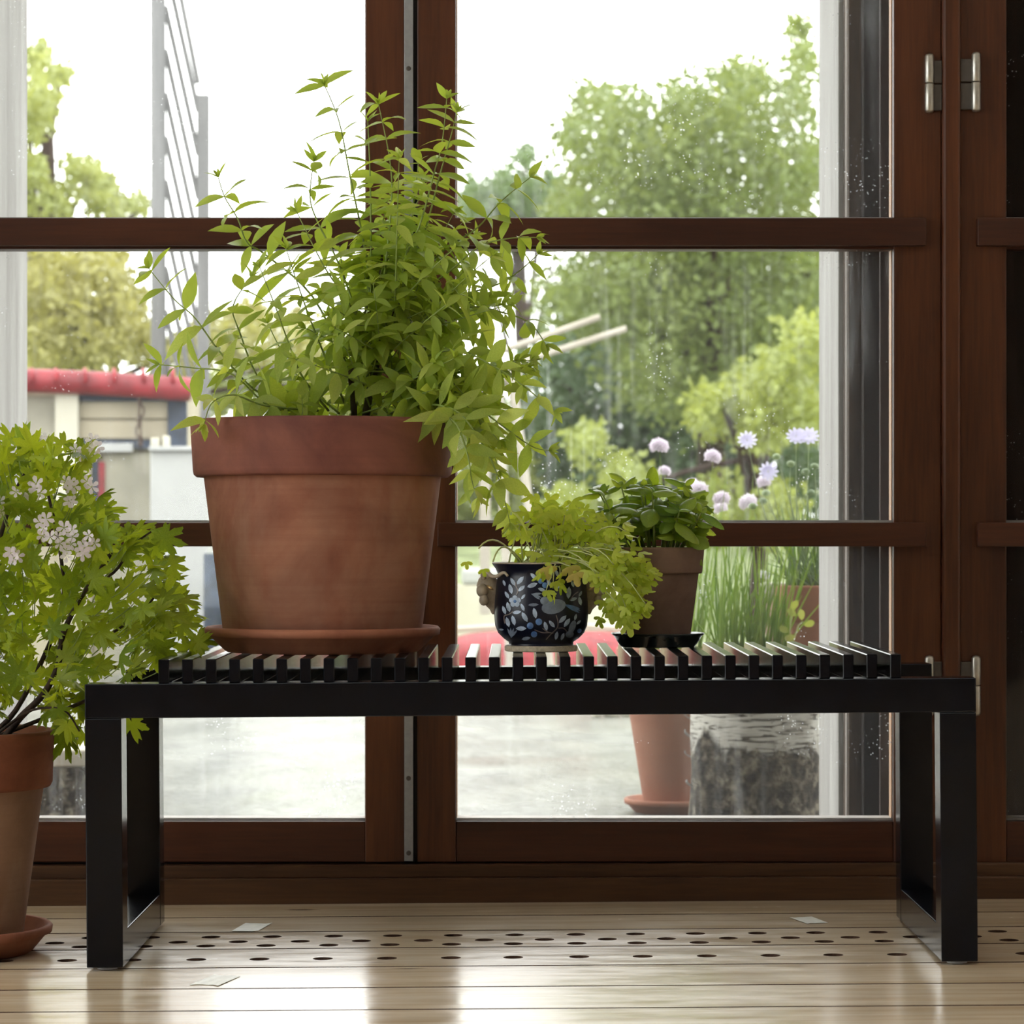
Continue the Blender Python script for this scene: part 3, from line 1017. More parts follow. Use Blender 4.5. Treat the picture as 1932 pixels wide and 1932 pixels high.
traced = [
    [(600, 775, .0), (512, 768, -.05), (438, 706, -.07), (362, 694, -.06), (300, 688, -.05)],
    [(560, 775, 0), (480, 735, -.02), (414, 663, -.03), (368, 600, -.03), (329, 565, -.03), (281, 507, -.03)],
    [(620, 775, 0), (570, 710, -.04), (544, 646, -.06), (520, 580, -.07), (490, 504, -.07)],
    [(600, 775, 0), (500, 730, .0), (451, 624, .0), (440, 576, .0), (473, 524, .0)],
    [(600, 775, -.02), (500, 765, -.09), (440, 745, -.13), (400, 760, -.14), (385, 800, -.15)],
    [(660, 700, 0), (590, 560, .03), (500, 480, .04), (466, 458, .03), (449, 414, .03), (424, 372, .03), (412, 335, .03)],
    [(690, 640, 0), (640, 500, .0), (600, 420, .02), (585, 372, .02), (592, 305, .02)],
    [(700, 600, 0), (690, 480, .03), (660, 330, .05), (640, 230, .05), (612, 160, .05)],
    [(720, 560, 0), (735, 430, -.02), (738, 320, -.02), (714, 196, -.02)],
    [(700, 560, 0), (700, 430, .02), (698, 320, .02), (694, 230, .02)],
    [(745, 520, 0), (790, 430, -.03), (818, 330, -.03), (834, 270, -.03), (843, 186, -.03)],
    [(760, 520, 0), (800, 440, .0), (830, 330, .0), (850, 260, .0), (862, 212, .0)],
    [(760, 540, 0), (840, 470, .0), (900, 430, .0), (945, 380, .0), (1000, 335, .0)],
    [(780, 560, 0), (850, 510, -.03), (905, 465, -.04), (960, 450, -.04), (1012, 448, -.04)],
    [(780, 600, 0), (860, 560, .03), (930, 540, .03), (975, 515, .02), (1015, 480, .02)],
    [(790, 620, 0), (880, 580, 0), (950, 590, 0), (1000, 610, 0), (1030, 650, 0)],
    [(740, 700, 0), (850, 660, -.05), (930, 690, -.08), (990, 730, -.09), (1045, 775, -.09)],
    [(760, 740, 0), (860, 740, -.06), (930, 790, -.09), (1000, 840, -.10), (1035, 850, -.10)],
    [(740, 760, 0), (850, 770, -.10), (905, 830, -.13), (940, 900, -.14), (962, 985, -.14)],
    [(760, 770, 0), (850, 790, -.12), (880, 850, -.15), (890, 905, -.15), (900, 940, -.15)],
    [(640, 780, 0), (570, 720, .05), (530, 660, .07), (505, 610, .08)],
    [(650, 760, 0), (600, 640, -.03), (570, 560, -.05), (540, 470, -.05)],
    [(700, 640, 0), (650, 560, -.05), (610, 500, -.06), (560, 400, -.06)],
]
for b in traced:
    verbena_branch([P(*q) for q in b])
hull = [(560, 660), (600, 520), (680, 380), (740, 300), (800, 290), (860, 360), (920, 440), (960, 520), (1000, 640), (1015, 730), (990, 830), (950, 900), (880, 880), (850, 790), (600, 760), (540, 720)]
cnt = 0
while cnt < 66:
    ex, ey = RND.uniform(520, 1030), RND.uniform(280, 910)
    if not inpoly(ex, ey, hull):
        continue
    dy = RND.uniform(-0.13, 0.12)
    if 630 < ex < 770 and ey > 560:
        dy = abs(dy)
    cnt += 1
    lowr = ey > 780
    dy = dy if not lowr else RND.uniform(-0.17, -0.03)
    bx = 690 + RND.uniform(-25, 60) + (ex - 700) * 0.12
    by = RND.uniform(560, 770)
    by = max(by, ey + 60) if not lowr else 700
    p0, p2 = P(bx, min(by, 780), dy * 0.15), P(ex, ey, dy)
    p1 = P(bx + (ex - bx) * 0.55, min(by, ey) - 40 + 40 * RND.random() if lowr else by + (ey - by) * 0.65, dy * 0.6)
    verbena_branch(bez(p0, p1, p2, 4), leaf=RND.uniform(0.034, 0.046), spacing=0.023, r0=0.0013, start=0.25, wh=RND.choice((2, 3, 3)))
# short leafy shoots over the soil
for k in range(34):
    ex, ey = RND.uniform(500, 850), RND.uniform(690, 775)
    dy = RND.uniform(-0.10, 0.13) if not 630 < ex < 750 else RND.uniform(0.02, 0.13)
    b = P(ex + RND.uniform(-20, 20), 800, dy)
    verbena_branch([b, P(ex, (800 + ey) / 2, dy), P(ex + RND.uniform(-25, 25), ey, dy)], leaf=0.024, spacing=0.013, r0=0.0009, start=0.3, wh=2)
scatter_leaves(verb, verb_meshes, verb_items, L_VERB)

# ------------------------------------------------------------------ floor pot with scented pelargonium
DP = 3.62
GC = (xat(-92, DP), DP - CAM_BACK)
zg = TILT * GC[0] + 0.0006
saucer('floor_saucer', GC, zg, 0.100, 0.122, 0.034, TERRA_S, 'terracotta saucer on the floor beside the bench leg')
gera = thing('potted_pelargonium', (GC[0], GC[1], zg), 'limy terracotta floor pot of scented pelargonium with pale pink flowers', 'potted plant')
zg0 = zg + 0.0066
zq0, zq1 = zat(1482, DP), zat(1378, DP)
pot_on(gera, GC,
       [(0.001, zg0), (0.084, zg0), (0.086, zg0 + 0.004), (0.112, zq0), (0.1125, zq0 + 0.006)],
       [(0.112, zq0 + 0.004), (0.120, zq0 - 0.001), (0.1225, zq0 + 0.004), (0.1255, zq1 - 0.005), (0.1245, zq1), (0.121, zq1 + 0.001), (0.1155, zq1 - 0.001), (0.112, zq1 - 0.06)],
       TERRA_L, TERRA_LR, 0.1135, zq1 - 0.010)
gera_items = []
G = lambda px, py, dy=0.0: at(px, py, DP + dy)
for pts, r in (([(10, 1390, 0), (40, 1352, -.02), (80, 1312, -.03), (108, 1260, -.03), (118, 1200, -.03), (140, 1150, -.02), (168, 1105, -.02), (208, 1045, -.01), (212, 1005, 0)], 0.0046),
               ([(-30, 1395, 0), (30, 1340, -.0), (100, 1200, .02), (120, 1120, .02), (110, 1020, .02), (90, 930, .02)], 0.0036),
               ([(-60, 1395, 0), (-40, 1250, .02), (-20, 1100, .02), (20, 950, .03), (60, 870, .03)], 0.004),
               ([(-20, 1395, .02), (120, 1340, .05), (235, 1285, .08), (275, 1230, .09), (290, 1180, .09), (330, 1150, .09)], 0.0028),
               ([(-100, 1395, .0), (-120, 1250, .0), (-110, 1050, 0), (-60, 900, 0)], 0.004),
               ([(160, 1110, 0), (215, 1080, -.02), (250, 1030, -.03), (290, 1000, -.03)], 0.0022),
               ([(120, 1220, 0), (200, 1200, -.03), (270, 1150, -.03), (320, 1090, -.02)], 0.0022),
               ([(0, 1380, -.02), (60, 1340, -.08), (120, 1340, -.10), (150, 1380, -.1)], 0.002)):
    path = smoothpath([G(*q) for q in pts], 5)
    MB().tube(path, [r * (1 - 0.5 * i / (len(path) - 1)) for i in range(len(path))], 8).build('woody_stem', STEM_D, gera, smooth=True)
ghull = [(-190, 900), (-60, 830), (0, 815), (95, 830), (160, 850), (180, 910), (190, 950), (250, 965), (300, 985), (325, 1060), (335, 1120), (370, 1160), (385, 1215), (300, 1245), (235, 1275), (172, 1290), (160, 1400), (120, 1395), (85, 1345), (0, 1352), (-180, 1350), (-230, 1200)]
gstem = []
cnt = 0
while cnt < 520:
    ex, ey = RND.uniform(-230, 390), RND.uniform(815, 1420)
    if not inpoly(ex, ey, ghull):
        continue
    # a few see-through openings as in the plant
    if any((ex - hx) ** 2 + (ey - hy) ** 2 < hr * hr for hx, hy, hr in ((115, 1075, 24), (255, 1085, 26), (300, 1110, 14), (15, 1345, 12))):
        continue
    cnt += 1
    dy = RND.uniform(-0.15, 0.15)
    if ex > 140 and ey > 1290:
        dy = RND.uniform(0.03, 0.12)
    p = G(ex, ey, dy)
    core = G(60 + (ex - 60) * 0.45, min(1330, ey + 110), dy * 0.5)
    o = (p - core).normalized()
    d = o * 0.8 + Vector((RND.uniform(-.5, .5), RND.uniform(-.5, .5), RND.uniform(-.5, .35)))
    nrm = o * 0.35 + Vector((RND.uniform(-.5, .5), -0.9 + RND.uniform(-.6, .7), 0.6))
    s = RND.uniform(0.019, 0.031)
    gera_items.append((RND.randrange(4), frame(p, d, nrm, s)))
    if cnt % 3 == 0:
        gstem.append((p, core))
# stray leaf seen through the gap beside the leg
gera_items.append((1, frame(G(248, 1362, .03), Vector((0.3, -.1, -1)), Vector((0, -1, .3)), 0.026)))
scatter_leaves(gera, gera_meshes, gera_items, L_GERA)
for p, core in gstem:
    q = p + (core - p) * 0.55
    MB().tube(bez(p, (p + q) / 2 + Vector((0, 0, -0.008)), q, 4), 0.0008, 4).build('leaf_stalk', STEM_G, gera, smooth=True)
fl_mesh = petal_flower('blossom', PETAL_W, 5, 0.5, 0.25)
for px, py, dy, n, sp in ((45, 930, -.13, 9, 0.021), (148, 928, -.10, 8, 0.018), (105, 1003, -.15, 9, 0.021), (152, 1032, -.15, 9, 0.019), (160, 845, -.02, 7, 0.015), (85, 842, 0., 7, 0.016), (0, 955, -.12, 6, 0.014), (28, 1048, -.14, 4, 0.010)):
    c = G(px, py, dy)
    f0 = bpy.data.objects.new('flower_head', None)
    COL.objects.link(f0)
    f0.parent = gera
    f0.location = c - WLOC[gera]
    WLOC[f0] = c
    f0['label'] = 'pale pink blossom cluster'
    for k in range(n):
        q = c + Vector((RND.uniform(-1, 1), RND.uniform(-.6, .4), RND.uniform(-.75, .75))) * sp
        put(fl_mesh, 'blossom', f0, frame(q, Vector((RND.uniform(-1, 1), RND.uniform(-.5, .5), 1)), Vector((RND.uniform(-.6, .6), -1, .3)), RND.uniform(0.0075, 0.0105)))
    MB().tube(bez(c, c + Vector((-.01, 0.02, -.02)), c + Vector((-0.03, 0.05, -0.05)), 4), 0.0008, 4).build('flower_stalk', STEM_G, f0, smooth=True)

# ------------------------------------------------------------------ blue painted cachepot with parsley
DC = 3.61
CC = (xat(1021, DC), DC - CAM_BACK)
zc0 = zb(CC[0]) + 0.0006
tag(MB().lathe([(0.001, zc0), (0.043, zc0), (0.0445, zc0 + 0.001), (0.0445, zc0 + 0.006), (0.043, zc0 + 0.0072), (0.001, zc0 + 0.0072)], CC, 48).build('cork_mat', CORK, smooth=False),
    'thin pale round mat under the blue painted pot', 'mat')
para = thing('potted_parsley', (CC[0], CC[1], zc0 + 0.0075), 'navy blue pot painted with leaves and a bird, full of parsley', 'potted plant')
zc = lambda py: zat(py, DC)
cprof = [(0.001, zc0 + 0.0078), (0.0405, zc0 + 0.0078), (0.041, zc(1222)), (0.0395, zc(1215)), (0.0395, zc(1211)), (0.046, zc(1204)), (0.0525, zc(1194)), (0.0562, zc(1180)), (0.0575, zc(1160)),
         (0.0570, zc(1130)), (0.0555, zc(1105)), (0.0535, zc(1090)), (0.0530, zc(1082)), (0.0555, zc(1073)), (0.0595, zc(1064.5)), (0.0602, zc(1062)), (0.0590, zc(1061)), (0.0535, zc(1068)), (0.050, zc(1085)), (0.050, zc(1120))]
body = MB().lathe(cprof, CC, 64, True).build('pot', NAVY, para, smooth=True)
MB().lathe([(0.0598, zc(1063.4)), (0.0605, zc(1061.8)), (0.0590, zc(1060.6)), (0.0545, zc(1066))], CC, 64).build('gilt_rim', BISQUE, body, smooth=True)
MB().lathe([(0.001, zc(1078)), (0.0515, zc(1079))], CC, 32).build('soil', SOIL, para)


def crad(z):
    best = 0.05
    outer = [q for q in cprof[4:16]]
    for (r1, z1), (r2, z2) in zip(outer, outer[1:]):
        if min(z1, z2) <= z <= max(z1, z2) and abs(z2 - z1) > 1e-9:
            return r1 + (r2 - r1) * (z - z1) / (z2 - z1)
    return best


def onpot(zx, zy, lift=0.0004):
    """Point on the pot front for a spot of the painted design (design units: 1/7.43 px)."""
    px, py = 880 + zx / 7.43, 1040 + zy / 7.43
    z = zc(py)
    r = crad(z) + lift
    s = max(-0.985, min(0.985, (px - 1021) / FPX * DC / r))
    c = math.sqrt(1 - s * s)
    return Vector((CC[0] + r * s, CC[1] - r * c, z))


def decal_leaf(m, zx, zy, ang, ln, wd=0.42):
    a = R(ang)
    out = []
    for u, w in ((-.5, 0), (-.3, .7), (0, 1), (.25, .8), (.5, 0), (.25, -.8), (0, -1), (-.3, -.7)):
        x, y = u * ln, w * ln * wd * 0.5
        out.append(onpot(zx + x * math.cos(a) - y * math.sin(a), zy - x * math.sin(a) - y * math.cos(a)))
    m.add(out + [onpot(zx, zy, 0.0008)], [(8, i, (i + 1) % 8) for i in range(8)])


def decal_blob(m, zx, zy, rx, ry, ang=0, n=14, lift=0.0009):
    a = R(ang)
    ring = []
    for i in range(n):
        t = 2 * math.pi * i / n
        x, y = rx * math.cos(t), ry * math.sin(t)
        ring.append(onpot(zx + x * math.cos(a) - y * math.sin(a), zy - x * math.sin(a) - y * math.cos(a), 0.0005))
    mid = []
    for i in range(n):
        t = 2 * math.pi * i / n
        x, y = rx * .5 * math.cos(t), ry * .5 * math.sin(t)
        mid.append(onpot(zx + x * math.cos(a) - y * math.sin(a), zy - x * math.sin(a) - y * math.cos(a), lift))
    m.add(ring + mid + [onpot(zx, zy, lift + 0.0002)], [(i, (i + 1) % n, n + (i + 1) % n, n + i) for i in range(n)] + [(2 * n, n + i, n + (i + 1) % n) for i in range(n)])


def decal_line(m, pts, w=7):
    pts = [Vector((x, y, 0)) for x, y in pts]
    pts = smoothpath(pts, 4)
    vs = []
    for i, p in enumerate(pts):
        t = (pts[min(i + 1, len(pts) - 1)] - pts[max(0, i - 1)]).normalized()
        nn = Vector((-t.y, t.x, 0)) * w
        vs += [onpot(p.x + nn.x, p.y + nn.y, 0.0005), onpot(p.x - nn.x, p.y - nn.y, 0.0005)]
    m.add(vs, [(2 * i, 2 * i + 1, 2 * i + 3, 2 * i + 2) for i in range(len(pts) - 1)])


LEAVES = [(650, 420, -60, 125), (755, 400, 50, 145), (770, 510, 40, 125), (620, 520, -75, 145), (570, 605, -60, 115), (795, 625, 50, 90), (590, 770, -75, 145), (530, 815, -70, 125), (785, 770, -65, 115),
          (705, 840, 10, 125), (815, 905, -60, 155), (955, 850, -78, 150), (580, 980, -75, 145), (660, 955, -75, 145), (765, 1065, 2, 150), (490, 1090, 0, 70), (920, 465, 20, 150), (940, 345, -45, 130),
          (1050, 525, -20, 115), (1150, 430, -60, 115), (1425, 570, 85, 170), (1490, 660, 15, 115), (1585, 690, -75, 130), (1340, 935, 45, 145), (1400, 985, 55, 145), (1190, 1000, -50, 125), (1105, 1030, -75, 135),
          (1255, 1165, 80, 125), (1340, 1180, 70, 115), (835, 1205, 12, 125), (1520, 910, 75, 95), (1565, 985, 40, 85), (1590, 590, 60, 90), (1280, 480, 50, 120), (1260, 300, -70, 110), (1480, 450, -70, 100), (530, 440, -70, 90)]
for q in LEAVES:
    dm = MB()
    decal_leaf(dm, *q)
    dm.build('painted_leaf', PAINT1, body, smooth=True)
for zx, zy, r in ((890, 1025, 46), (1010, 970, 47), (945, 1145, 44), (1578, 1105, 32), (1035, 410, 36), (1095, 465, 40)):
    dm = MB()
    decal_blob(dm, zx, zy, r, r)
    dm.build('painted_berry', PAINT2, body, smooth=True)
fm = MB()
for k in range(5):
    a = math.pi / 2 + 2 * math.pi * k / 5
    decal_blob(fm, 680 + 48 * math.cos(a), 690 - 48 * math.sin(a), 36, 36, lift=0.0007)
fm.build('painted_flower', PAINT1, body, smooth=True)
fm = MB()
decal_blob(fm, 680, 690, 24, 24, lift=0.0013)
fm.build('painted_flower_eye', PAINT2, body, smooth=True)
for cx, cy, aa in ((925, 590, (5, -20, -35)), (630, 1185, (95, 75, 115, 50))):
    dm = MB()
    for a in aa:
        decal_leaf(dm, cx + 55 * math.cos(R(a)), cy - 55 * math.sin(R(a)), a, 150, 0.22)
    dm.build('painted_bud', PAINT3, body, smooth=True)
dm = MB()
decal_blob(dm, 1215, 760, 170, 100, 12, 20, 0.0011)
decal_blob(dm, 1090, 680, 62, 58, 0, 14, 0.0012)
decal_leaf(dm, 935, 735, 3, 150, 0.3)
dm.build('painted_bird', PAINT3, body, smooth=True)
dm = MB()
for a, ln in ((-22, 250), (-30, 250), (-16, 220)):
    decal_leaf(dm, 1375 + 110 * math.cos(R(a)), 735 - 110 * math.sin(R(a)), a, ln, 0.16)
dm.build('painted_tail', PAINT2, body, smooth=True)
dm = MB()
decal_blob(dm, 1475, 1050, 45, 100, -20, 14, 0.0008)
decal_blob(dm, 1440, 1150, 60, 50, 0, 14, 0.0008)
dm.build('painted_bloom', PAINT3, body, smooth=True)
for pts in ([(700, 600), (720, 540), (690, 470), (690, 430)], [(540, 1000), (530, 900), (600, 870), (650, 830)], [(950, 1080), (1060, 1120), (1150, 1120), (1210, 1130)],
            [(1250, 880), (1275, 980), (1260, 1060), (1180, 1140), (1110, 1220)], [(1060, 1060), (1100, 1090), (1150, 1120)], [(1280, 1060), (1350, 1060), (1400, 1110)], [(1440, 680), (1500, 600), (1560, 560)]):
    dm = MB()
    decal_line(dm, pts, 7)
    dm.build('painted_twig', PAINT4, body)
# bearded ram-head handles
for sgn, nm in ((-1, 'a'), (1, 'b')):
    hm = MB()
    rows = [(1081, 917, 924), (1085, 910, 930), (1092, 903, 937), (1104, 899, 943), (1118, 902, 946), (1128, 906, 946.5), (1136, 911, 946), (1143, 917, 944), (1150, 924, 941), (1157, 927, 934), (1159, 929, 932)]
    vs, fs, n = [], [], 16
    for py, xl, xr in rows:
        if sgn > 0:
            xl, xr = 2042 - xr, 2042 - xl
        cx, hw = (xl + xr) / 2, (xr - xl) / 2
        c = at(cx, py, DC)
        rx = hw * DC / FPX
        for i in range(n):
            a = 2 * math.pi * i / n
            rip = 1 + (0.10 * math.sin(6 * a) if py > 1112 else 0)
            vs.append((c.x + rx * rip * math.cos(a), c.y + rx * 0.62 * rip * math.sin(a), c.z))
    for k in range(len(rows) - 1):
        for i in range(n):
            j = (i + 1) % n
            fs.append((k * n + i, k * n + j, (k + 1) * n + j, (k + 1) * n + i))
    fs += [tuple(range(n))[::-1], tuple((len(rows) - 1) * n + i for i in range(n))]
    hm.add(vs, fs)
    mx = lambda px: px if sgn < 0 else 2042 - px
    hm.ell(at(mx(910), 1114, DC - 0.008), (0.0075, 0.008, 0.0085), 12, 8)
    hm.ell(at(mx(913), 1132, DC - 0.010), (0.006, 0.007, 0.007), 12, 8)
    hd = hm.build('handle', BISQUE, para, smooth=True)
    hd['label'] = 'cream bearded ram head handle'
    hp = [at(mx(x), y, DC + dy) for x, y, dy in ((913, 1092, -.012), (911, 1082, -.016), (918, 1079, -.02), (928, 1087, -.024), (938, 1087, -.028), (948, 1081, -.032), (953, 1081, -.036), (958, 1087, -.038))]
    path = smoothpath(hp, 4)
    MB().tube(path, [0.0032 * (1 - .5 * i / (len(path) - 1)) for i in range(len(path))], 8).build('horn', BISQUE, hd, smooth=True)
    MB().tube([at(mx(919), 1105, DC - .018), at(mx(925), 1109, DC - .021), at(mx(931), 1113, DC - .02)], [0.0008, 0.0024, 0.0008], 8).build('gilt_ear', GOLD, hd, smooth=True)
# parsley
pars_items = []
PP = lambda px, py, dy=0.0: at(px, py, DC + dy)


def parsley_stem(b, mid, e, n_leaf=5, mat=STEM_P, big=0.0155):
    path = bez(b, mid, e, 7)
    MB().tube(path, [0.0011 * (1 - 0.5 * i / 7) for i in range(8)], 5).build('stem', mat, para, smooth=True)
    t = (path[-1] - path[-2]).normalized()
    side = t.cross(Vector((0, -1, 0.2))).normalized()
    for k in range(n_leaf):
        f = k / max(1, n_leaf - 1)
        sg = (-1) ** k
        q = path[-1] - t * 0.020 * (1 - f) + side * sg * 0.010 * (1 - f) + Vector((RND.uniform(-1, 1), RND.uniform(-1, 1), RND.uniform(-1, 1))) * 0.005
        d = t * 0.7 + side * sg * (1 - f) * 1.0 + Vector((RND.uniform(-.4, .4), RND.uniform(-.4, .2), RND.uniform(-.5, .2)))
        nrm = Vector((RND.uniform(-.5, .5), -0.6 + RND.uniform(-.5, .5), 0.8))
        pars_items.append((RND.randrange(3), frame(q, d, nrm, big * RND.uniform(.75, 1.2))))


phull = [(955, 1000), (985, 965), (1050, 960), (1110, 965), (1170, 985), (1200, 1030), (1225, 1080), (1235, 1130), (1200, 1170), (1170, 1180), (1155, 1120), (1110, 1080), (1040, 1070), (960, 1050)]
cnt = 0
while cnt < 82:
    ex, ey = RND.uniform(950, 1245), RND.uniform(955, 1185)
    if not inpoly(ex, ey, phull):
        continue
    cnt += 1
    dy = RND.uniform(-0.075, 0.05)
    if ey > 1065:
        dy = RND.uniform(-0.095, -0.05)
    bx = RND.uniform(955, 1085)
    p0, p2 = PP(bx, 1072, RND.uniform(-.03, .03)), PP(ex, ey, dy)
    p1 = PP((bx + ex) / 2, min(ey, 1040) - RND.uniform(10, 50), dy * .7)
    parsley_stem(p0, p1, p2, RND.choice((3, 5, 5)))
# loose drooping stems at the left and hanging sprays
for a, b_, c_ in (((985, 1068, 0), (935, 990, -.02), (903, 1035, -.03)), ((990, 1068, -.02), (945, 1000, -.05), (930, 1060, -.06)),):
    path = bez(PP(*a), PP(*b_), PP(*c_), 8)
    MB().tube(path, 0.0011, 5).build('stem', STEM_P, para, smooth=True)
for q in ((880, 1060, -.04), (912, 1074, -.05), (1133, 1165, -.06), (1131, 1172, -.06)):
    pars_items.append((0, frame(PP(*q), Vector((RND.uniform(-.5, .5), 0, -1)), Vector((.2, -1, .3)), 0.011)))
for a, b_, c_ in (((1050, 1068, -.03), (1046, 1050, -.09), (1043, 1110, -.08)), ((1055, 1068, -.03), (1048, 1060, -.09), (1030, 1115, -.085)), ((1050, 1070, -.03), (1060, 1062, -.09), (1055, 1095, -.08))):
    parsley_stem(PP(*a), PP(*b_), PP(*c_), 3)
for q in ((1030, 1080, -.085), (1085, 1092, -.085), (1075, 1080, -.08)):
    put(yell_mesh, 'yellow_leaflet', para, frame(PP(q[0], q[1] - 10, q[2]), Vector((.3, 0, -1)), Vector((.1, -1, .3)), 0.0185))
scatter_leaves(para, pars_meshes, pars_items, L_PARS, name='leaflet')

# ------------------------------------------------------------------ basil pot
DBP = 3.72
BC = (xat(1241, DBP), DBP - CAM_BACK)
zb0 = zb(BC[0]) + 0.0006
gs = MB().lathe([(0.001, zb0), (0.046, zb0), (0.0475, zb0 + .0012), (0.0555, zb0 + .0135), (0.0590, zb0 + .0165), (0.0585, zb0 + .0175), (0.0550, zb0 + .0160), (0.0462, zb0 + .0062), (0.001, zb0 + .006)], BC, 64).build('glazed_saucer', SMOKED, smooth=True)
tag(gs, 'shiny dark saucer under the basil pot', 'saucer')
bas = thing('potted_basil', (BC[0], BC[1], zb0), 'small brownish clay pot of bushy green basil', 'potted plant')
zk0, zk1 = zat(1081, DBP), zat(1033, DBP)
pot_on(bas, BC,
       [(0.001, zb0 + 0.0066), (0.039, zb0 + 0.0066), (0.0405, zb0 + 0.009), (0.0515, zk0 - 0.001), (0.052, zk0 + 0.004)],
       [(0.0518, zk0 + 0.003), (0.0550, zk0 - 0.0005), (0.0562, zk0 + 0.002), (0.0585, zk1 - 0.003), (0.0580, zk1), (0.0565, zk1 + 0.0005), (0.0535, zk1), (0.052, zk1 - 0.02)],
       TERRA_B, TERRA_B, 0.0528, zk1 - 0.005)
BP = lambda px, py, dy=0.0: at(px, py, DBP + dy)
basil_items = []
BASIL_TIPS = []
for ex, ey, dy in ((1132, 932, -.02), (1142, 965, -.03), (1322, 950, .0), (1316, 985, -.03), (1172, 918, .01), (1292, 915, 0), (1262, 930, -.03)):
    BASIL_TIPS.append((ex, ey, dy))
bhull = [(1125, 955), (1135, 920), (1190, 912), (1240, 925), (1265, 912), (1300, 920), (1330, 950), (1335, 990), (1310, 1010), (1180, 1015), (1140, 990)]
cnt = 0
while cnt < 28:
    ex, ey = RND.uniform(1120, 1335), RND.uniform(908, 1000)
    dy = RND.uniform(-0.055, 0.05)
    if cnt < len(BASIL_TIPS):
        ex, ey, dy = BASIL_TIPS[cnt]
    elif not inpoly(ex, ey, bhull):
        continue
    cnt += 1
    p0 = BP(1241 + (ex - 1241) * 0.55, 1036, dy * 0.6)
    p2 = BP(ex, ey, dy)
    path = bez(p0, BP(1241 + (ex - 1241) * 0.75, (1036 + ey) / 2, dy * 0.7), p2, 5)
    MB().tube(path, [0.0016 * (1 - .4 * i / 5) for i in range(6)], 6).build('stem', STEM_G, bas, smooth=True)
    tw = RND.random() * 6
    for f, k, s, ub in ((1.0, 2, 0.015, 0.9), (0.98, 2, 0.026, 0.45), (0.70, 2, 0.034, 0.15), (0.40, 2, 0.028, 0.0)):
        i = min(4, int(f * 5))
        q = path[i] + (path[i + 1] - path[i]) * (f * 5 - i)
        node_leaves(basil_items, 3, q, path[i + 1] - path[i], k, s, 1.0, ub, tw, 0.25, dome=True)
        tw += 1.57
scatter_leaves(bas, basil_meshes, basil_items, L_BASI)

# ------------------------------------------------------------------ tape scraps on the floor
def tape(px, py, w, h, rot, label):
    D = 0.51 * FPX / (py - PY0)
    c = at(px, py, D)
    m = MB()
    nx = 5
    vs = []
    for j in range(2):
        for i in range(nx + 1):
            u = (i / nx - 0.5) * w
            vv = (j - 0.5) * h + (RND.uniform(-.12, .12) * h if i in (0, nx) else 0)
            x = u * math.cos(rot) - vv * math.sin(rot)
            y = u * math.sin(rot) + vv * math.cos(rot)
            vs.append((c.x + x, c.y + y, TILT * (c.x + x) + 0.0006 + RND.uniform(0, .0006)))
    m.add(vs, [(i, i + 1, nx + 2 + i, nx + 1 + i) for i in range(nx)])
    o = m.build('tape_scrap', TAPE)
    s = o.modifiers.new('thick', 'SOLIDIFY')
    s.thickness = 0.0003
    tag(o, label, 'tape')


tape(474, 1747, 0.034, 0.075, -0.15, 'pale tape scrap on the floor by the left bench leg, near the threshold')
tape(1526, 1741, 0.030, 0.060, 0.25, 'crumpled tape scrap on the floor near the right bench leg')
tape(408, 1846, 0.034, 0.070, -0.25, 'worn tape scrap on the plank in front of the bench')

# ------------------------------------------------------------------ outdoors: ground
ZG = -0.006
g = B(-30, 30, 1.2, 7.2, ZG - 0.2, ZG).build('pavement', WET)
tag(g, 'wet shining paving outside the glass doors', 'pavement', kind='structure')
gm = MB()
gx = [(7.2, ZG - .03), (9.4, ZG - .03), (10.4, ZG + .05), (11.6, ZG + .30), (12.6, ZG + .44), (16, ZG + .46), (60, ZG + .5)]
gm.add([(x, y, z) for y, z in gx for x in (-30, 30)] + [(x, y, -1) for y in (7.2, 60) for x in (-30, 30)],
       [(2 * i, 2 * i + 1, 2 * i + 3, 2 * i + 2) for i in range(6)] + [(0, 14, 15, 1), (12, 13, 17, 16), (14, 16, 17, 15)])
g = gm.build('ground', LAWN)
tag(g, 'pale green lawn beyond the wet paving', 'lawn', kind='structure')

# pebbles edging the paving
DPB = 8.25
pm = MB().ell((0, 0, 0), (0.017, 0.017, 0.013), 10, 7, None, 0.10, random.Random(3)).mesh('pebble', PEBBLE, True)
k = 0
for row, dz in ((0, 0.0), (1, 0.016)):
    for px in list(np.arange(1128, 1215, 17)) + list(np.arange(1520, 1560, 17)):
        p = at(px + RND.uniform(-3, 3) + row * 8, 1350, DPB + row * 0.03)
        o = bpy.data.objects.new('pebble', pm)
        COL.objects.link(o)
        o.location = (p.x, p.y, ZG + 0.011 + dz * 1.2)
        o.rotation_euler = (0, 0, RND.random() * 6)
        o.scale = (RND.uniform(.85, 1.2), 1, RND.uniform(.85, 1.15))
        tag(o, 'small pale pebble in the row edging the wet paving', 'pebble', 'pebbles edging the paving')

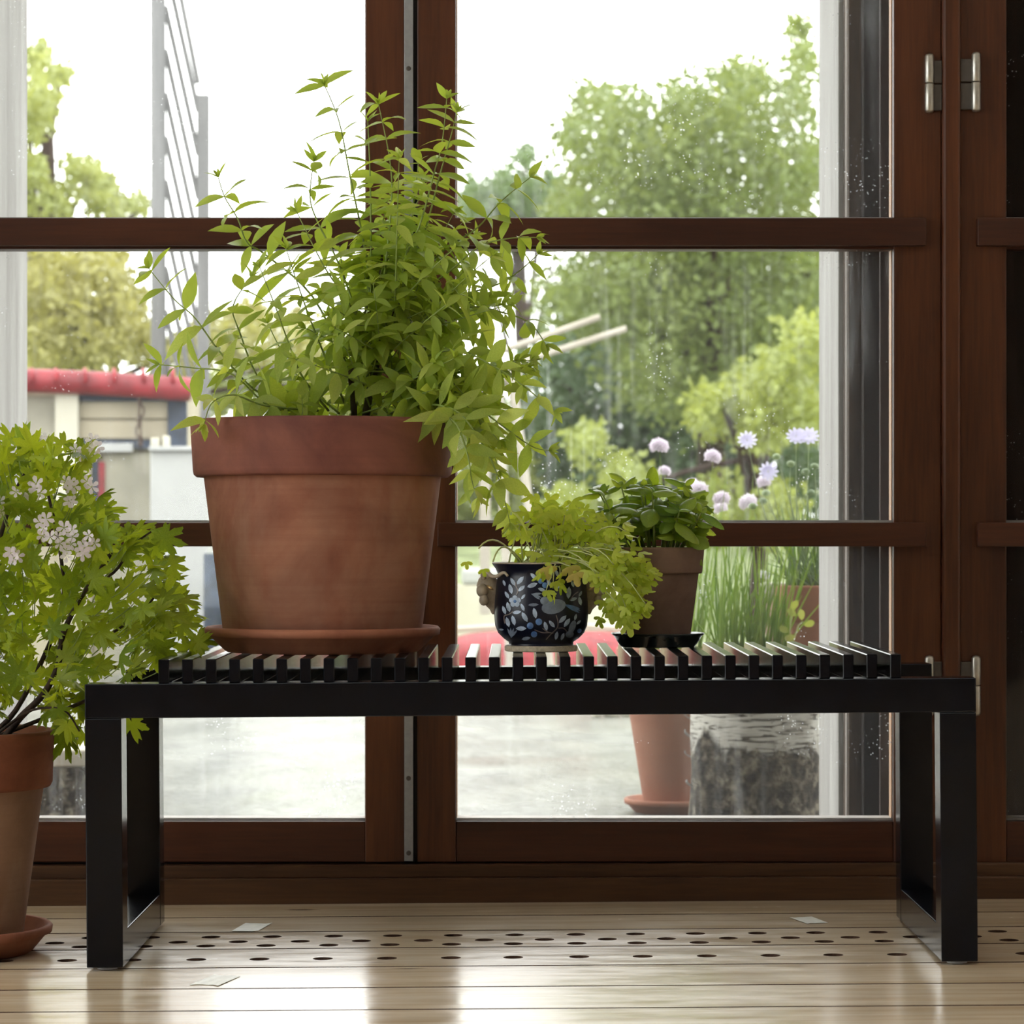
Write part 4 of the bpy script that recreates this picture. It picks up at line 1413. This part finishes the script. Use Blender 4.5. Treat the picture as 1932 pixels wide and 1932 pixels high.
# chive pot
DH = 5.45
HC = (xat(1268, DH), DH - CAM_BACK)
zh = lambda py: zat(py, DH)
saucer('outdoor_saucer', HC, ZG, 0.072, 0.088, 0.026, TERRA_O, 'terracotta saucer on the wet paving beside the birch log')
chi = thing('potted_chives', (HC[0], HC[1], ZG), 'tall slim terracotta pot of mauve flowering chives standing on the wet paving', 'potted plant')
zhb = ZG + 0.0066
pot_on(chi, HC, [(0.001, zhb), (0.050, zhb), (0.0515, zhb + 0.004), (0.092, zh(1262)), (0.0925, zh(1258))],
       [(0.092, zh(1260)), (0.099, zh(1263)), (0.101, zh(1258)), (0.103, zh(1225)), (0.102, zh(1222)), (0.094, zh(1222)), (0.090, zh(1240))], TERRA_O, TERRA_O, 0.091, zh(1232))
H = lambda px, py, dy=0.0: at(px, py, DH + dy)


def blade(parent, b, m_, e, r, mat, name='blade', n=6):
    path = bez(b, m_, e, n)
    return MB().tube(path, [max(0.0004, r * (1 - (i / n) ** 2 * 0.9)) for i in range(n + 1)], 4).build(name, mat, parent, smooth=True)


for k in range(56):
    bx = RND.uniform(1225, 1325)
    ex = max(1232, min(1400, bx + RND.gauss(22, 24)))
    ey = RND.uniform(975, 1130)
    dy = RND.uniform(-.07, .07)
    blade(chi, H(bx, 1238, dy), H((bx + ex) / 2 - 6 + RND.uniform(-9, 9), (1238 + ey) / 2, dy), H(ex, ey, dy), RND.uniform(.0018, .0030), L_CHIV)
for a, b_, c_ in (((1330, 1235, -.05), (1400, 1190, -.1), (1545, 1092, -.12)), ((1300, 1235, -.05), (1420, 1180, -.1), (1500, 1040, -.12)), ((1320, 1230, -.05), (1350, 1080, -.1), (1372, 885, -.1)),
                  ((1300, 1230, 0), (1318, 1050, 0), (1326, 893, 0)), ((1310, 1230, 0), (1345, 1050, 0), (1349, 890, 0)), ((1340, 1230, 0), (1418, 1050, 0), (1421, 898, 0))):
    blade(chi, H(*a), H(*b_), H(*c_), .002, L_CHIV)


def floret_head(name, mat, n=90, seed=1):
    rr = random.Random(seed)
    m = MB()
    for k in range(n):
        z = 1 - 1.7 * (k + .5) / n
        a = k * 2.39996
        s = math.sqrt(max(0, 1 - z * z))
        d = Vector((s * math.cos(a), s * math.sin(a), z))
        u = d.orthogonal().normalized()
        w = d.cross(u)
        r0_, r1_, wd = 0.25, rr.uniform(.85, 1.05), 0.13
        c1 = d * 0.72
        m.add([d * r0_, c1 + u * wd, c1 + w * wd, c1 - u * wd, c1 - w * wd, d * r1_ + u * .05, d * r1_ - u * .05],
              [(0, 1, 2), (0, 2, 3), (0, 3, 4), (0, 4, 1), (1, 5, 2), (3, 6, 4), (2, 6, 3), (4, 5, 1), (2, 5, 6), (4, 6, 5)])
    m.ell((0, 0, 0), (.5, .5, .5), 10, 6)
    return m.mesh(name, mat)


chive_head = floret_head('flower_head', PETAL_M)
for px, py, r, bx, dy in ((1244, 842, 20, 1255, 0), (1254, 889, 13.5, 1262, .03), (1345, 862, 18, 1310, 0), (1305, 915, 16, 1275, .02), (1320, 922, 18, 1290, -.03), (1361, 941, 18.5, 1320, .0), (1359, 958, 16, 1325, .04),
                          (1411, 948, 20, 1335, -.02), (1441, 909, 16, 1340, 0), (1442, 1085, 12, 1330, .05)):
    c = H(px, py, dy)
    s = r * DH / FPX * 1.02
    put(chive_head, 'flower_head', chi, Matrix.Translation(c) @ Matrix.Rotation(RND.uniform(-.35, .35), 4, 'Y') @ Matrix.Rotation(RND.random() * 6, 4, 'Z') @ Matrix.Diagonal((s, s, s * .86, 1)))
    blade(chi, H(bx + 10, 1236, dy * .5), H((px + bx) / 2 + 8, (py + 1236) / 2, dy), c, .0021, L_CHIV, 'flower_stalk')

# birch logs
def log(px, r, D, top, label, seed, squash=1.0):
    c = (xat(px, D), D - CAM_BACK)
    m = MB()
    n = 56
    rr = random.Random(seed)
    ph = [rr.random() * 6 for _ in range(6)]
    rows = [ZG + (top - ZG) * k / 14 for k in range(15)]
    vs, fs = [], []
    for z in rows:
        fl = 1 + 0.10 * math.exp(-(z - ZG) / 0.035)
        for i in range(n):
            a = 2 * math.pi * i / n
            w = fl + .018 * math.sin(2 * a + ph[0]) + .012 * math.sin(5 * a + ph[1] + z * 20) + .006 * math.sin(13 * a + ph[2] + z * 60)
            vs.append((c[0] + r * w * math.cos(a), c[1] + r * w * squash * math.sin(a), z))
    for k in range(14):
        for i in range(n):
            j = (i + 1) % n
            fs.append((k * n + i, k * n + j, (k + 1) * n + j, (k + 1) * n + i))
    t = thing('birch_log', (c[0], c[1], ZG), label, 'log')
    bk = m.add(vs, fs).build('bark', BIRCH, t, smooth=True)
    MB().lathe([(0.001, top - .002), (r * .97, top - .002)], c, 40).build('cut_face', CUTWOOD, t)
    # curls of loose bark
    for q in range(7):
        a = R(RND.uniform(165, 215))
        z = ZG + RND.uniform(.05, .20)
        p = Vector((c[0] + r * 1.0 * math.cos(a), c[1] + r * math.sin(a), z))
        MB().tube(bez(p, p + Vector((-.016, -.004, .006)), p + Vector((-.012, -.004, .012)), 4), .0012, 4).build('bark_curl', PALEPOST, bk)
    return t


DLG = 5.18
LTOP = zat(1268, DLG)
log(1424, 0.110, DLG, LTOP, 'upright birch log with white bark and a dark rough foot, beside the chive pot', 4)
log(95, 0.105, DLG, zat(1440, DLG), 'low birch log half hidden behind the floor pot', 9)
sl = B(xat(10, 5.18), xat(188, 5.18), DLG - CAM_BACK - .09, DLG - CAM_BACK + .09, zat(1440, DLG) + .0005, zat(1408, DLG)).build('wood_slab', POLEW, bevel=0.004)
tag(sl, 'pale wooden slab lying on the low birch log', 'slab')

# board laid on the log, carrying the pots
bd_ = B(xat(1376, 5.2), xat(1640, 5.2), 4.99 - CAM_BACK, 5.46 - CAM_BACK, LTOP + .0003, LTOP + .02).build('pot_board', POLEW, bevel=.002)
tag(bd_, 'wooden board resting on the tall birch log under the pots', 'board')
LOGTOP = LTOP
LTOP = LTOP + .0205
# flower pot on the log
DS = 5.20
S = lambda px, py, dy=0.0: at(px, py, DS + dy)
SCN = (xat(1530, DS), DS - CAM_BACK)
sca = thing('potted_scabious', (SCN[0], SCN[1], LTOP), 'terracotta pot of lilac scabious on the birch log', 'potted plant')
zs = lambda py: zat(py, DS)
pot_on(sca, SCN, [(0.001, LTOP), (0.045, LTOP), (0.0465, LTOP + .003), (0.058, zs(1172)), (0.0585, zs(1168))],
       [(0.058, zs(1170)), (0.062, zs(1173)), (0.0635, zs(1168)), (0.066, zs(1107)), (0.065, zs(1104)), (0.060, zs(1104)), (0.057, zs(1125))], TERRA_O, TERRA_O, 0.058, zs(1112))
scab = petal_flower('flower_head', PETAL_L, 11, 0.30, 0.18)
for px, py, r, tilt in ((1502, 824, 21, 0.1), (1526, 824, 22, -.05), (1410, 831, 20, 0.9), (1450, 890, 20, 1.2)):
    c = S(px, py, RND.uniform(-.03, .03))
    s = r * DS / FPX
    up = Vector((-math.sin(tilt) * (1 if px < 1480 else -.5), -0.95, math.cos(tilt) * .7))
    put(scab, 'flower_head', sca, frame(c, Vector((1, 0, 0)), up, s))
    put(scab, 'flower_head', sca, frame(c + up.normalized() * s * .12, Vector((.8, 0, .2)), up, s * .66))
    blade(sca, S(1510 + (px - 1500) * .2, 1110, 0), S(px + (25 if px < 1480 else -2), (py + 1110) / 2, 0), c, .0022, STEM_F, 'flower_stalk')
for bx, mx_, my, ex, ey in ((1525, 1500, 960, 1465, 862), (1520, 1530, 930, 1520, 890), (1515, 1470, 1000, 1445, 930), (1530, 1480, 960, 1492, 875), (1530, 1545, 1000, 1537, 880), (1505, 1430, 1010, 1420, 955), (1515, 1480, 985, 1440, 945), (1525, 1500, 1000, 1530, 930)):
    blade(sca, S(bx, 1110), S(mx_, my), S(ex, ey), .0024, STEM_F, 'stem')
    m = MB().ell(S(ex, ey), (.0075, .0075, .006), 8, 6)
    m.build('bud', L_GREY, sca, smooth=True)
for k in range(110):
    bx = RND.uniform(1490, 1560)
    ex, ey = bx + RND.gauss(-15, 30), RND.uniform(930, 1095)
    dy = RND.uniform(-.05, .05)
    blade(sca, S(bx, 1112, dy), S((bx + ex) / 2 + RND.uniform(-12, 12), (1112 + ey) / 2 - 15, dy), S(ex + RND.uniform(-12, 12), ey, dy), RND.uniform(.0014, .0026), L_GREY if k % 3 else L_CHIV)
# low bowl of chives on the board
DW = 5.09
W_ = lambda px, py, dy=0.0: at(px, py, DW + dy)
wc = (xat(1426, DW), DW - CAM_BACK)
bowl = thing('chive_bowl', (wc[0], wc[1], LTOP), 'low clay bowl of dense upright chives on the board by the birch log', 'potted plant')
zw = LTOP + .026
MB().lathe([(0.001, LTOP), (0.043, LTOP), (0.050, LTOP + .003), (0.078, zw), (0.074, zw), (0.048, LTOP + .007), (0.001, LTOP + .006)], wc, 40).build('bowl', TERRA_O, bowl, smooth=True)
MB().lathe([(0.001, zw - .004), (0.070, zw - .006)], wc, 32).build('soil', SOIL, bowl)
for k in range(125):
    bx = RND.uniform(1352, 1484)
    dy = RND.uniform(-.05, .05)
    ex = bx + (bx - 1410) * .25 + RND.gauss(8, 26)
    ey = RND.choice((RND.uniform(975, 1080), RND.uniform(1030, 1150)))
    base = W_(bx, 1228, dy)
    base.z = zw - .006
    blade(bowl, base, W_((bx + ex) / 2 - 4 + RND.uniform(-10, 10), (1228 + ey) / 2, dy), W_(ex, ey, dy), RND.uniform(.0014, .0027), L_CHIV)
# pale pot behind, and a lime sprig in the front
DQ = 5.38
qc = (xat(1476, DQ), DQ - CAM_BACK)
pp2 = thing('pale_flower_pot', (qc[0], qc[1], LTOP), 'faded pinkish clay pot behind the scabious pot', 'pot')
zz = lambda py: zat(py, DQ)
pot_on(pp2, qc, [(0.001, LTOP), (0.027, LTOP), (0.035, zz(1135)), (0.0355, zz(1130))], [(0.035, zz(1132)), (0.038, zz(1134)), (0.0395, zz(1102)), (0.038, zz(1099)), (0.035, zz(1100)), (0.034, zz(1112))],
       plain('faded_pink_clay', (0.62, 0.44, 0.36), 0.85, vary=.2), CREAMW, 0.034, zz(1106))
spr = thing('lime_sprig', (xat(1490, 5.05), 5.05 - CAM_BACK, LTOP), 'sprig of lime green rounded leaves in front of the terracotta pot', 'sprig')
lime = strip_leaf('leaf', L_LIME, [0.02, 0.16, 0.26, 0.32, 0.30, 0.17, 0.0], YS, .1, .15, 1)
for px, py, dx, dz in ((1502, 1162, -.8, .6), (1513, 1170, -.1, 1), (1517, 1180, 1, .35), (1500, 1200, -1, -.3), (1492, 1150, .6, .8), (1488, 1192, -.6, .3)):
    put(lime, 'leaf', spr, frame(at(px, py, 5.05), Vector((dx, -.2, dz)), Vector((.1, -1, .2)), 0.019))
MB().tube([at(1490, 1243, 5.08), at(1495, 1215, 5.06), at(1506, 1180, 5.05), at(1515, 1172, 5.05)], .0015, 5).build('stem', STEM_P, spr)
MB().tube([at(1495, 1215, 5.06), at(1490, 1190, 5.05), at(1494, 1152, 5.05)], .0013, 5).build('stem', STEM_P, spr)

# ------------------------------------------------------------------ things further off
def pbox(px0, px1, py0, py1, D, depth):
    return B(xat(px0, D), xat(px1, D), D - CAM_BACK, D - CAM_BACK + depth, zat(py1, D), zat(py0, D))


DSH = 11.0
shed = thing('cream_hut', (xat(200, DSH), DSH - CAM_BACK, ZG), 'cream hut with a rounded red roof edge outside on the left', 'hut')
pbox(-260, 345, 735, 1300, DSH, 0.6).build('wall', CREAM, shed)
pbox(-260, 104, 747, 1000, DSH - .03, .03).build('panel', GREYP, shed)
pbox(104, 147, 745, 980, DSH - .06, .06).build('post', CREAMW, shed)
pbox(149, 318, 757, 790, DSH - .02, .02).build('panel', CREAM, shed, bevel=.004)
pbox(149, 318, 793, 828, DSH - .02, .02).build('panel', CREAM, shed, bevel=.004)
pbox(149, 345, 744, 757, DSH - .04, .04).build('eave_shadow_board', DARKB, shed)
pbox(150, 300, 830, 846, DSH - .05, .05).build('shelf', DARKB, shed)
pbox(165, 250, 836, 852, DSH - .07, .02).build('shelf_box', WHITEP, shed)
pbox(316, 352, 757, 850, DSH - .035, .03).build('dark_window', DARKB, shed)
pbox(172, 186, 870, 1000, DSH - .02, .02).build('dark_gap', DARKB, shed)
pbox(186, 197, 872, 1000, DSH - .04, .04).build('red_post', REDT, shed)
pbox(197, 283, 855, 1300, DSH - .03, .03).build('panel', GREYP, shed)
pbox(110, 172, 862, 1300, DSH - .03, .03).build('panel', CREAM, shed)
rp = [at(px, py, DSH - .08) for px, py in ((-260, 715), (40, 718), (110, 720), (200, 724), (290, 730), (360, 735))]
MB().tube(smoothpath(rp, 4), 0.044, 16).build('roof_roll', REDT, shed, smooth=True)
rb = MB()
for px in (60, 105, 160, 215, 270, 325):
    rb.tube([at(px, 697, DSH - .08), at(px + 1, 706, DSH - .13), at(px + 1, 722, DSH - .135)], .008, 6)
rb.build('roof_strap', REDF, shed, smooth=True)
# stacked white chest
ch = thing('white_panel_box', (xat(345, 10.4), 10.4 - CAM_BACK, ZG), 'tall white box standing beside the cream hut', 'box')
pbox(283, 392, 850, 1310, 10.4, .5).build('body', WHITEP, ch, bevel=.006)
pbox(280, 395, 842, 851, 10.38, .54).build('lid', WHITEP, ch, bevel=.004)
pbox(284, 300, 826, 842, 10.45, .05).build('knob', CREAMW, ch, bevel=.004)
pbox(306, 318, 822, 842, 10.45, .05).build('knob', CREAMW, ch, bevel=.004)
dk = thing('dark_barrel', (xat(415, 10.2), 10.2 - CAM_BACK, ZG), 'dark blue grey drum beside the white box', 'drum')
MB().lathe([(0.001, ZG), (0.062, ZG), (0.062, zat(1150, 10.2)), (0.066, zat(1146, 10.2)), (0.062, zat(1140, 10.2)), (0.062, zat(1045, 10.2)), (0.001, zat(1043, 10.2))], (xat(418, 10.2), 10.2 - CAM_BACK), 24).build('body', DARKB, dk, smooth=True)
# chain
chn = thing('hanging_chain', at(265, 750, 10.92), 'rusty chain hanging from the red roof edge of the hut', 'chain')
for k in range(5):
    py = 757 + k * 19
    c = at(264 + 3 * math.sin(k * 1.7), py, 10.915)
    ring = []
    for i in range(17):
        a = 2 * math.pi * i / 16
        x, z = .009 * math.cos(a), .021 * math.sin(a)
        ring.append(c + (Vector((x, 0, z)) if k % 2 else Vector((x * .35, x, z))))
    MB().tube(ring, .004, 6, False).build('link', RUST, chn, smooth=True)
# slatted mast screen
DM = 11.8
mast = thing('grey_slatted_frame', (xat(330, DM), DM - CAM_BACK, ZG), 'tall grey post frame with slanting battens outside', 'frame')
MB().tube([at(300, 1200, DM), at(299, 500, DM), at(298, -150, DM)], [.031, .031, .031], 10).build('post', GREYW, mast, smooth=True)
pbox(371, 394, 178, 1200, DM, .045).build('post', GREYW, mast, bevel=.003)
for k in range(13):
    yb_ = 180 + (k - 1) * 82
    x0_, y0_ = 312, yb_ - 250
    x1_, y1_ = 374, yb_ + 30
    if k == 0:
        x1_, y1_ = 374, yb_ + 60
    MB().tube([at(x0_, y0_, DM + .02), at(x1_, y1_, DM + .02)], .0125, 6).build('batten', GREYW, mast)
# pale poles of a cart
DK = 10.0
crt = thing('wooden_handcart', (xat(1000, DK), DK - CAM_BACK, ZG), 'pale wooden handcart poles slanting up behind the glass', 'handcart')
for (a, b_) in (((930, 668), (1132, 598)), ((930, 700), (1182, 620))):
    MB().tube([at(*a, DK), at(*b_, DK)], .011, 8).build('pole', POLEW, crt)
for (a, b_) in (((962, 690), (1042, 1291)), ((940, 690), (964, 1291))):
    MB().tube([at(*a, DK), at(*b_, DK)], .016, 8).build('leg', POLEW, crt)
pbox(900, 985, 690, 720, DK, .4).build('board', POLEW, crt)
pbox(905, 925, 720, 1160, DK + .3, .03).build('leg', POLEW, crt)
# red low boat hull on the grass
DR = 11.5
boat = thing('red_upturned_dinghy', (xat(1050, DR), DR - CAM_BACK, ZG), 'low faded red upturned hull lying on the ground behind the bench', 'boat')
m = MB()
vs, fs, nn, mm = [], [], 28, 12
for i in range(nn + 1):
    u = i / nn
    px = 800 + 470 * u
    w = 0.36 * (1 - (2 * u - 1) ** 4) ** .5 if 0 < u < 1 else 0.0
    h = 0.015 + 0.145 * (1 - (2 * u - 1) ** 6)
    for j in range(mm + 1):
        t = math.pi * j / mm
        vs.append((xat(px, DR), DR - CAM_BACK - w * math.cos(t), ZG - .03 + h * math.sin(t) ** .6))
for i in range(nn):
    for j in range(mm):
        a = i * (mm + 1) + j
        fs.append((a, a + 1, a + mm + 2, a + mm + 1))
m.add(vs, fs).build('hull', REDF, boat, smooth=True)
MB().tube([at(810, 1190, DR) + Vector((0, .0, 0)), at(1030, 1177, DR), at(1260, 1190, DR)], .012, 6).build('keel', CREAMW, boat)
# low pale wall and white bench beyond the lawn
w = pbox(855, 1180, 1104, 1200, 12.85, .2).build('garden_wall', CREAMW)
tag(w, 'low whitish garden wall beyond the lawn', 'wall')
w = pbox(870, 960, 1072, 1103.8, 12.85, .2).build('stone_trough', WHITEP, bevel=.02)
tag(w, 'pale stone trough on the low garden wall', 'trough')


# ------------------------------------------------------------------ trees
def tree(name, label, blobs, D, depth, n, leaf, mat, trunk, group=None, seed=1, gap=0.0, clus=12):
    """blobs: crown lobes (px, py, radius px) at distance D; real size follows from the distance."""
    rng = np.random.default_rng(seed)
    k = D / FPX
    t = thing(name, (xat(trunk[0], D), D - CAM_BACK, ZG - .03), label, 'tree', group)
    area = sum(r * r for _, _, r in blobs)
    cen, wid = [], []
    for px, py, r in blobs:
        m_ = max(3, int(n / clus * r * r / area))
        for _ in range(m_):
            a, q = rng.uniform(0, 2 * np.pi), np.sqrt(rng.uniform(0, 1))
            dd = rng.uniform(-1, 1)
            sh = np.sqrt(max(0.05, 1 - dd * dd * .8))
            c = at(px + r * q * sh * math.cos(a), py + r * q * sh * math.sin(a), D + dd * depth * .5)
            cen.append(c[:])
            wid.append(min(.12, .40 * r * k))
    cen, wid = np.array(cen), np.array(wid)
    cnt = len(cen)
    C = np.repeat(cen, clus, 0) + rng.normal(0, 1, (cnt * clus, 3)) * np.repeat(wid, clus)[:, None] * .55
    N = len(C)
    d = rng.normal(0, 1, (N, 3))
    d[:, 2] -= .35
    d /= np.linalg.norm(d, axis=1)[:, None]
    u = np.cross(d, rng.normal(0, 1, (N, 3)))
    u /= np.linalg.norm(u, axis=1)[:, None]
    L = leaf * rng.uniform(.7, 1.3, (N, 1))
    V = np.stack([C, C + d * L * .5 + u * L * .3, C + d * L, C + d * L * .5 - u * L * .3], 1).reshape(-1, 3)
    me = bpy.data.meshes.new('foliage')
    me.vertices.add(len(V))
    me.vertices.foreach_set('co', V.ravel())
    me.loops.add(4 * N)
    me.loops.foreach_set('vertex_index', np.arange(4 * N, dtype=np.int32))
    me.polygons.add(N)
    me.polygons.foreach_set('loop_start', np.arange(0, 4 * N, 4, dtype=np.int32))
    me.update(calc_edges=True)
    me.validate()
    me.materials.append(mat)
    o = bpy.data.objects.new('foliage', me)
    place(o, t)
    o['kind'] = 'stuff'
    base = Vector((xat(trunk[0], D), D - CAM_BACK, ZG - .05))
    top = at(trunk[1], trunk[2], D)
    MB().tube(smoothpath([base, (base + top) / 2 + Vector((.04, .1, 0)), top], 5), [trunk[3] * (1 - .06 * i) for i in range(11)], 8).build('trunk', STEM_D, t, smooth=True)
    idx = rng.choice(len(cen), min(14, len(cen)), replace=False)
    for i in idx:
        e = Vector(cen[i])
        s = base + (top - base) * rng.uniform(.35, .95)
        MB().tube(bez(s, (s + e) / 2 + Vector((0, 0, .12)), e, 5), [trunk[3] * .35 * (1 - .13 * j) for j in range(6)], 5).build('branch', STEM_D, t, smooth=True)
    return t


tree('sallow_tree', 'tall pale green tree filling the right of the garden view',
     [(1505, 60, 30), (1512, 120, 42), (1490, 190, 50), (1410, 150, 50), (1380, 220, 90), (1290, 190, 55), (1270, 270, 90), (1170, 215, 55), (1110, 190, 40), (1120, 280, 70), (1180, 340, 90), (1070, 250, 30), (1330, 340, 110),
      (1470, 320, 90), (1530, 300, 60), (1090, 390, 60), (1250, 430, 120), (1400, 450, 120), (1510, 470, 80), (1160, 540, 100), (1320, 560, 120), (1460, 610, 110), (1560, 560, 70), (1080, 560, 70), (1240, 680, 110), (1400, 730, 110), (1530, 740, 80)],
     16.0, 2.4, 30000, 0.052, TL_A, (1330, 1330, 420, .10), seed=11)
tree('dark_shrub', 'deep green shrub massed low behind the chive flowers',
     [(1060, 720, 100), (1180, 760, 110), (1320, 840, 110), (1450, 860, 120), (1120, 880, 110), (1250, 930, 100), (1040, 930, 90), (1400, 980, 90), (1540, 900, 80), (1020, 820, 70), (1480, 560, 90), (1250, 560, 90), (1120, 620, 80), (1400, 640, 110), (1300, 700, 130)],
     19.0, 2.5, 24000, 0.065, TL_B, (1240, 1240, 760, .09), seed=12)
tree('lime_shrub', 'yellow green shrub in front of the darker foliage on the right',
     [(1340, 780, 50), (1400, 740, 50), (1480, 700, 60), (1430, 800, 60), (1520, 780, 50), (1100, 830, 40), (1180, 900, 50), (1260, 990, 60), (1080, 960, 50), (1350, 960, 60), (1460, 960, 60), (1530, 640, 50)],
     14.0, 1.2, 7000, 0.05, TL_D, (1420, 1420, 840, .05), seed=13)
tree('far_tree', 'small bluish green tree seen between the verbena and the tall tree',
     [(990, 300, 22), (960, 370, 50), (1030, 370, 45), (890, 370, 36), (1000, 410, 50), (930, 410, 50), (1060, 400, 40), (880, 420, 30)],
     24.0, 2.0, 5200, 0.07, TL_B, (980, 980, 400, .08), seed=14)
tree('willow_tree', 'loose pale tree beside the left outer post',
     [(70, 110, 28), (85, 170, 36), (70, 240, 32), (110, 140, 22), (60, 320, 34), (150, 320, 30), (180, 350, 34), (100, 390, 44), (200, 390, 36), (255, 385, 22), (30, 200, 50), (20, 340, 60)],
     17.0, 2.0, 5600, 0.055, TL_A, (60, 90, 250, .09), seed=15)
tree('yellow_bush', 'yellowish bush above the red roof edge of the hut',
     [(100, 500, 55), (190, 500, 50), (120, 570, 75), (220, 570, 55), (90, 650, 70), (190, 650, 70), (270, 640, 40), (30, 560, 70), (400, 640, 50), (470, 620, 50), (560, 650, 60), (640, 690, 60), (330, 680, 50)],
     16.0, 1.8, 11500, 0.055, TL_C, (150, 160, 600, .07), seed=16)
tree('low_hedge_bush', 'soft green bush behind the verbena pot',
     [(480, 720, 50), (560, 730, 60), (650, 740, 60), (420, 740, 40), (900, 800, 60), (950, 880, 60), (880, 930, 60), (960, 960, 50)],
     18.0, 1.4, 7500, 0.06, TL_A, (700, 700, 740, .05), seed=17)
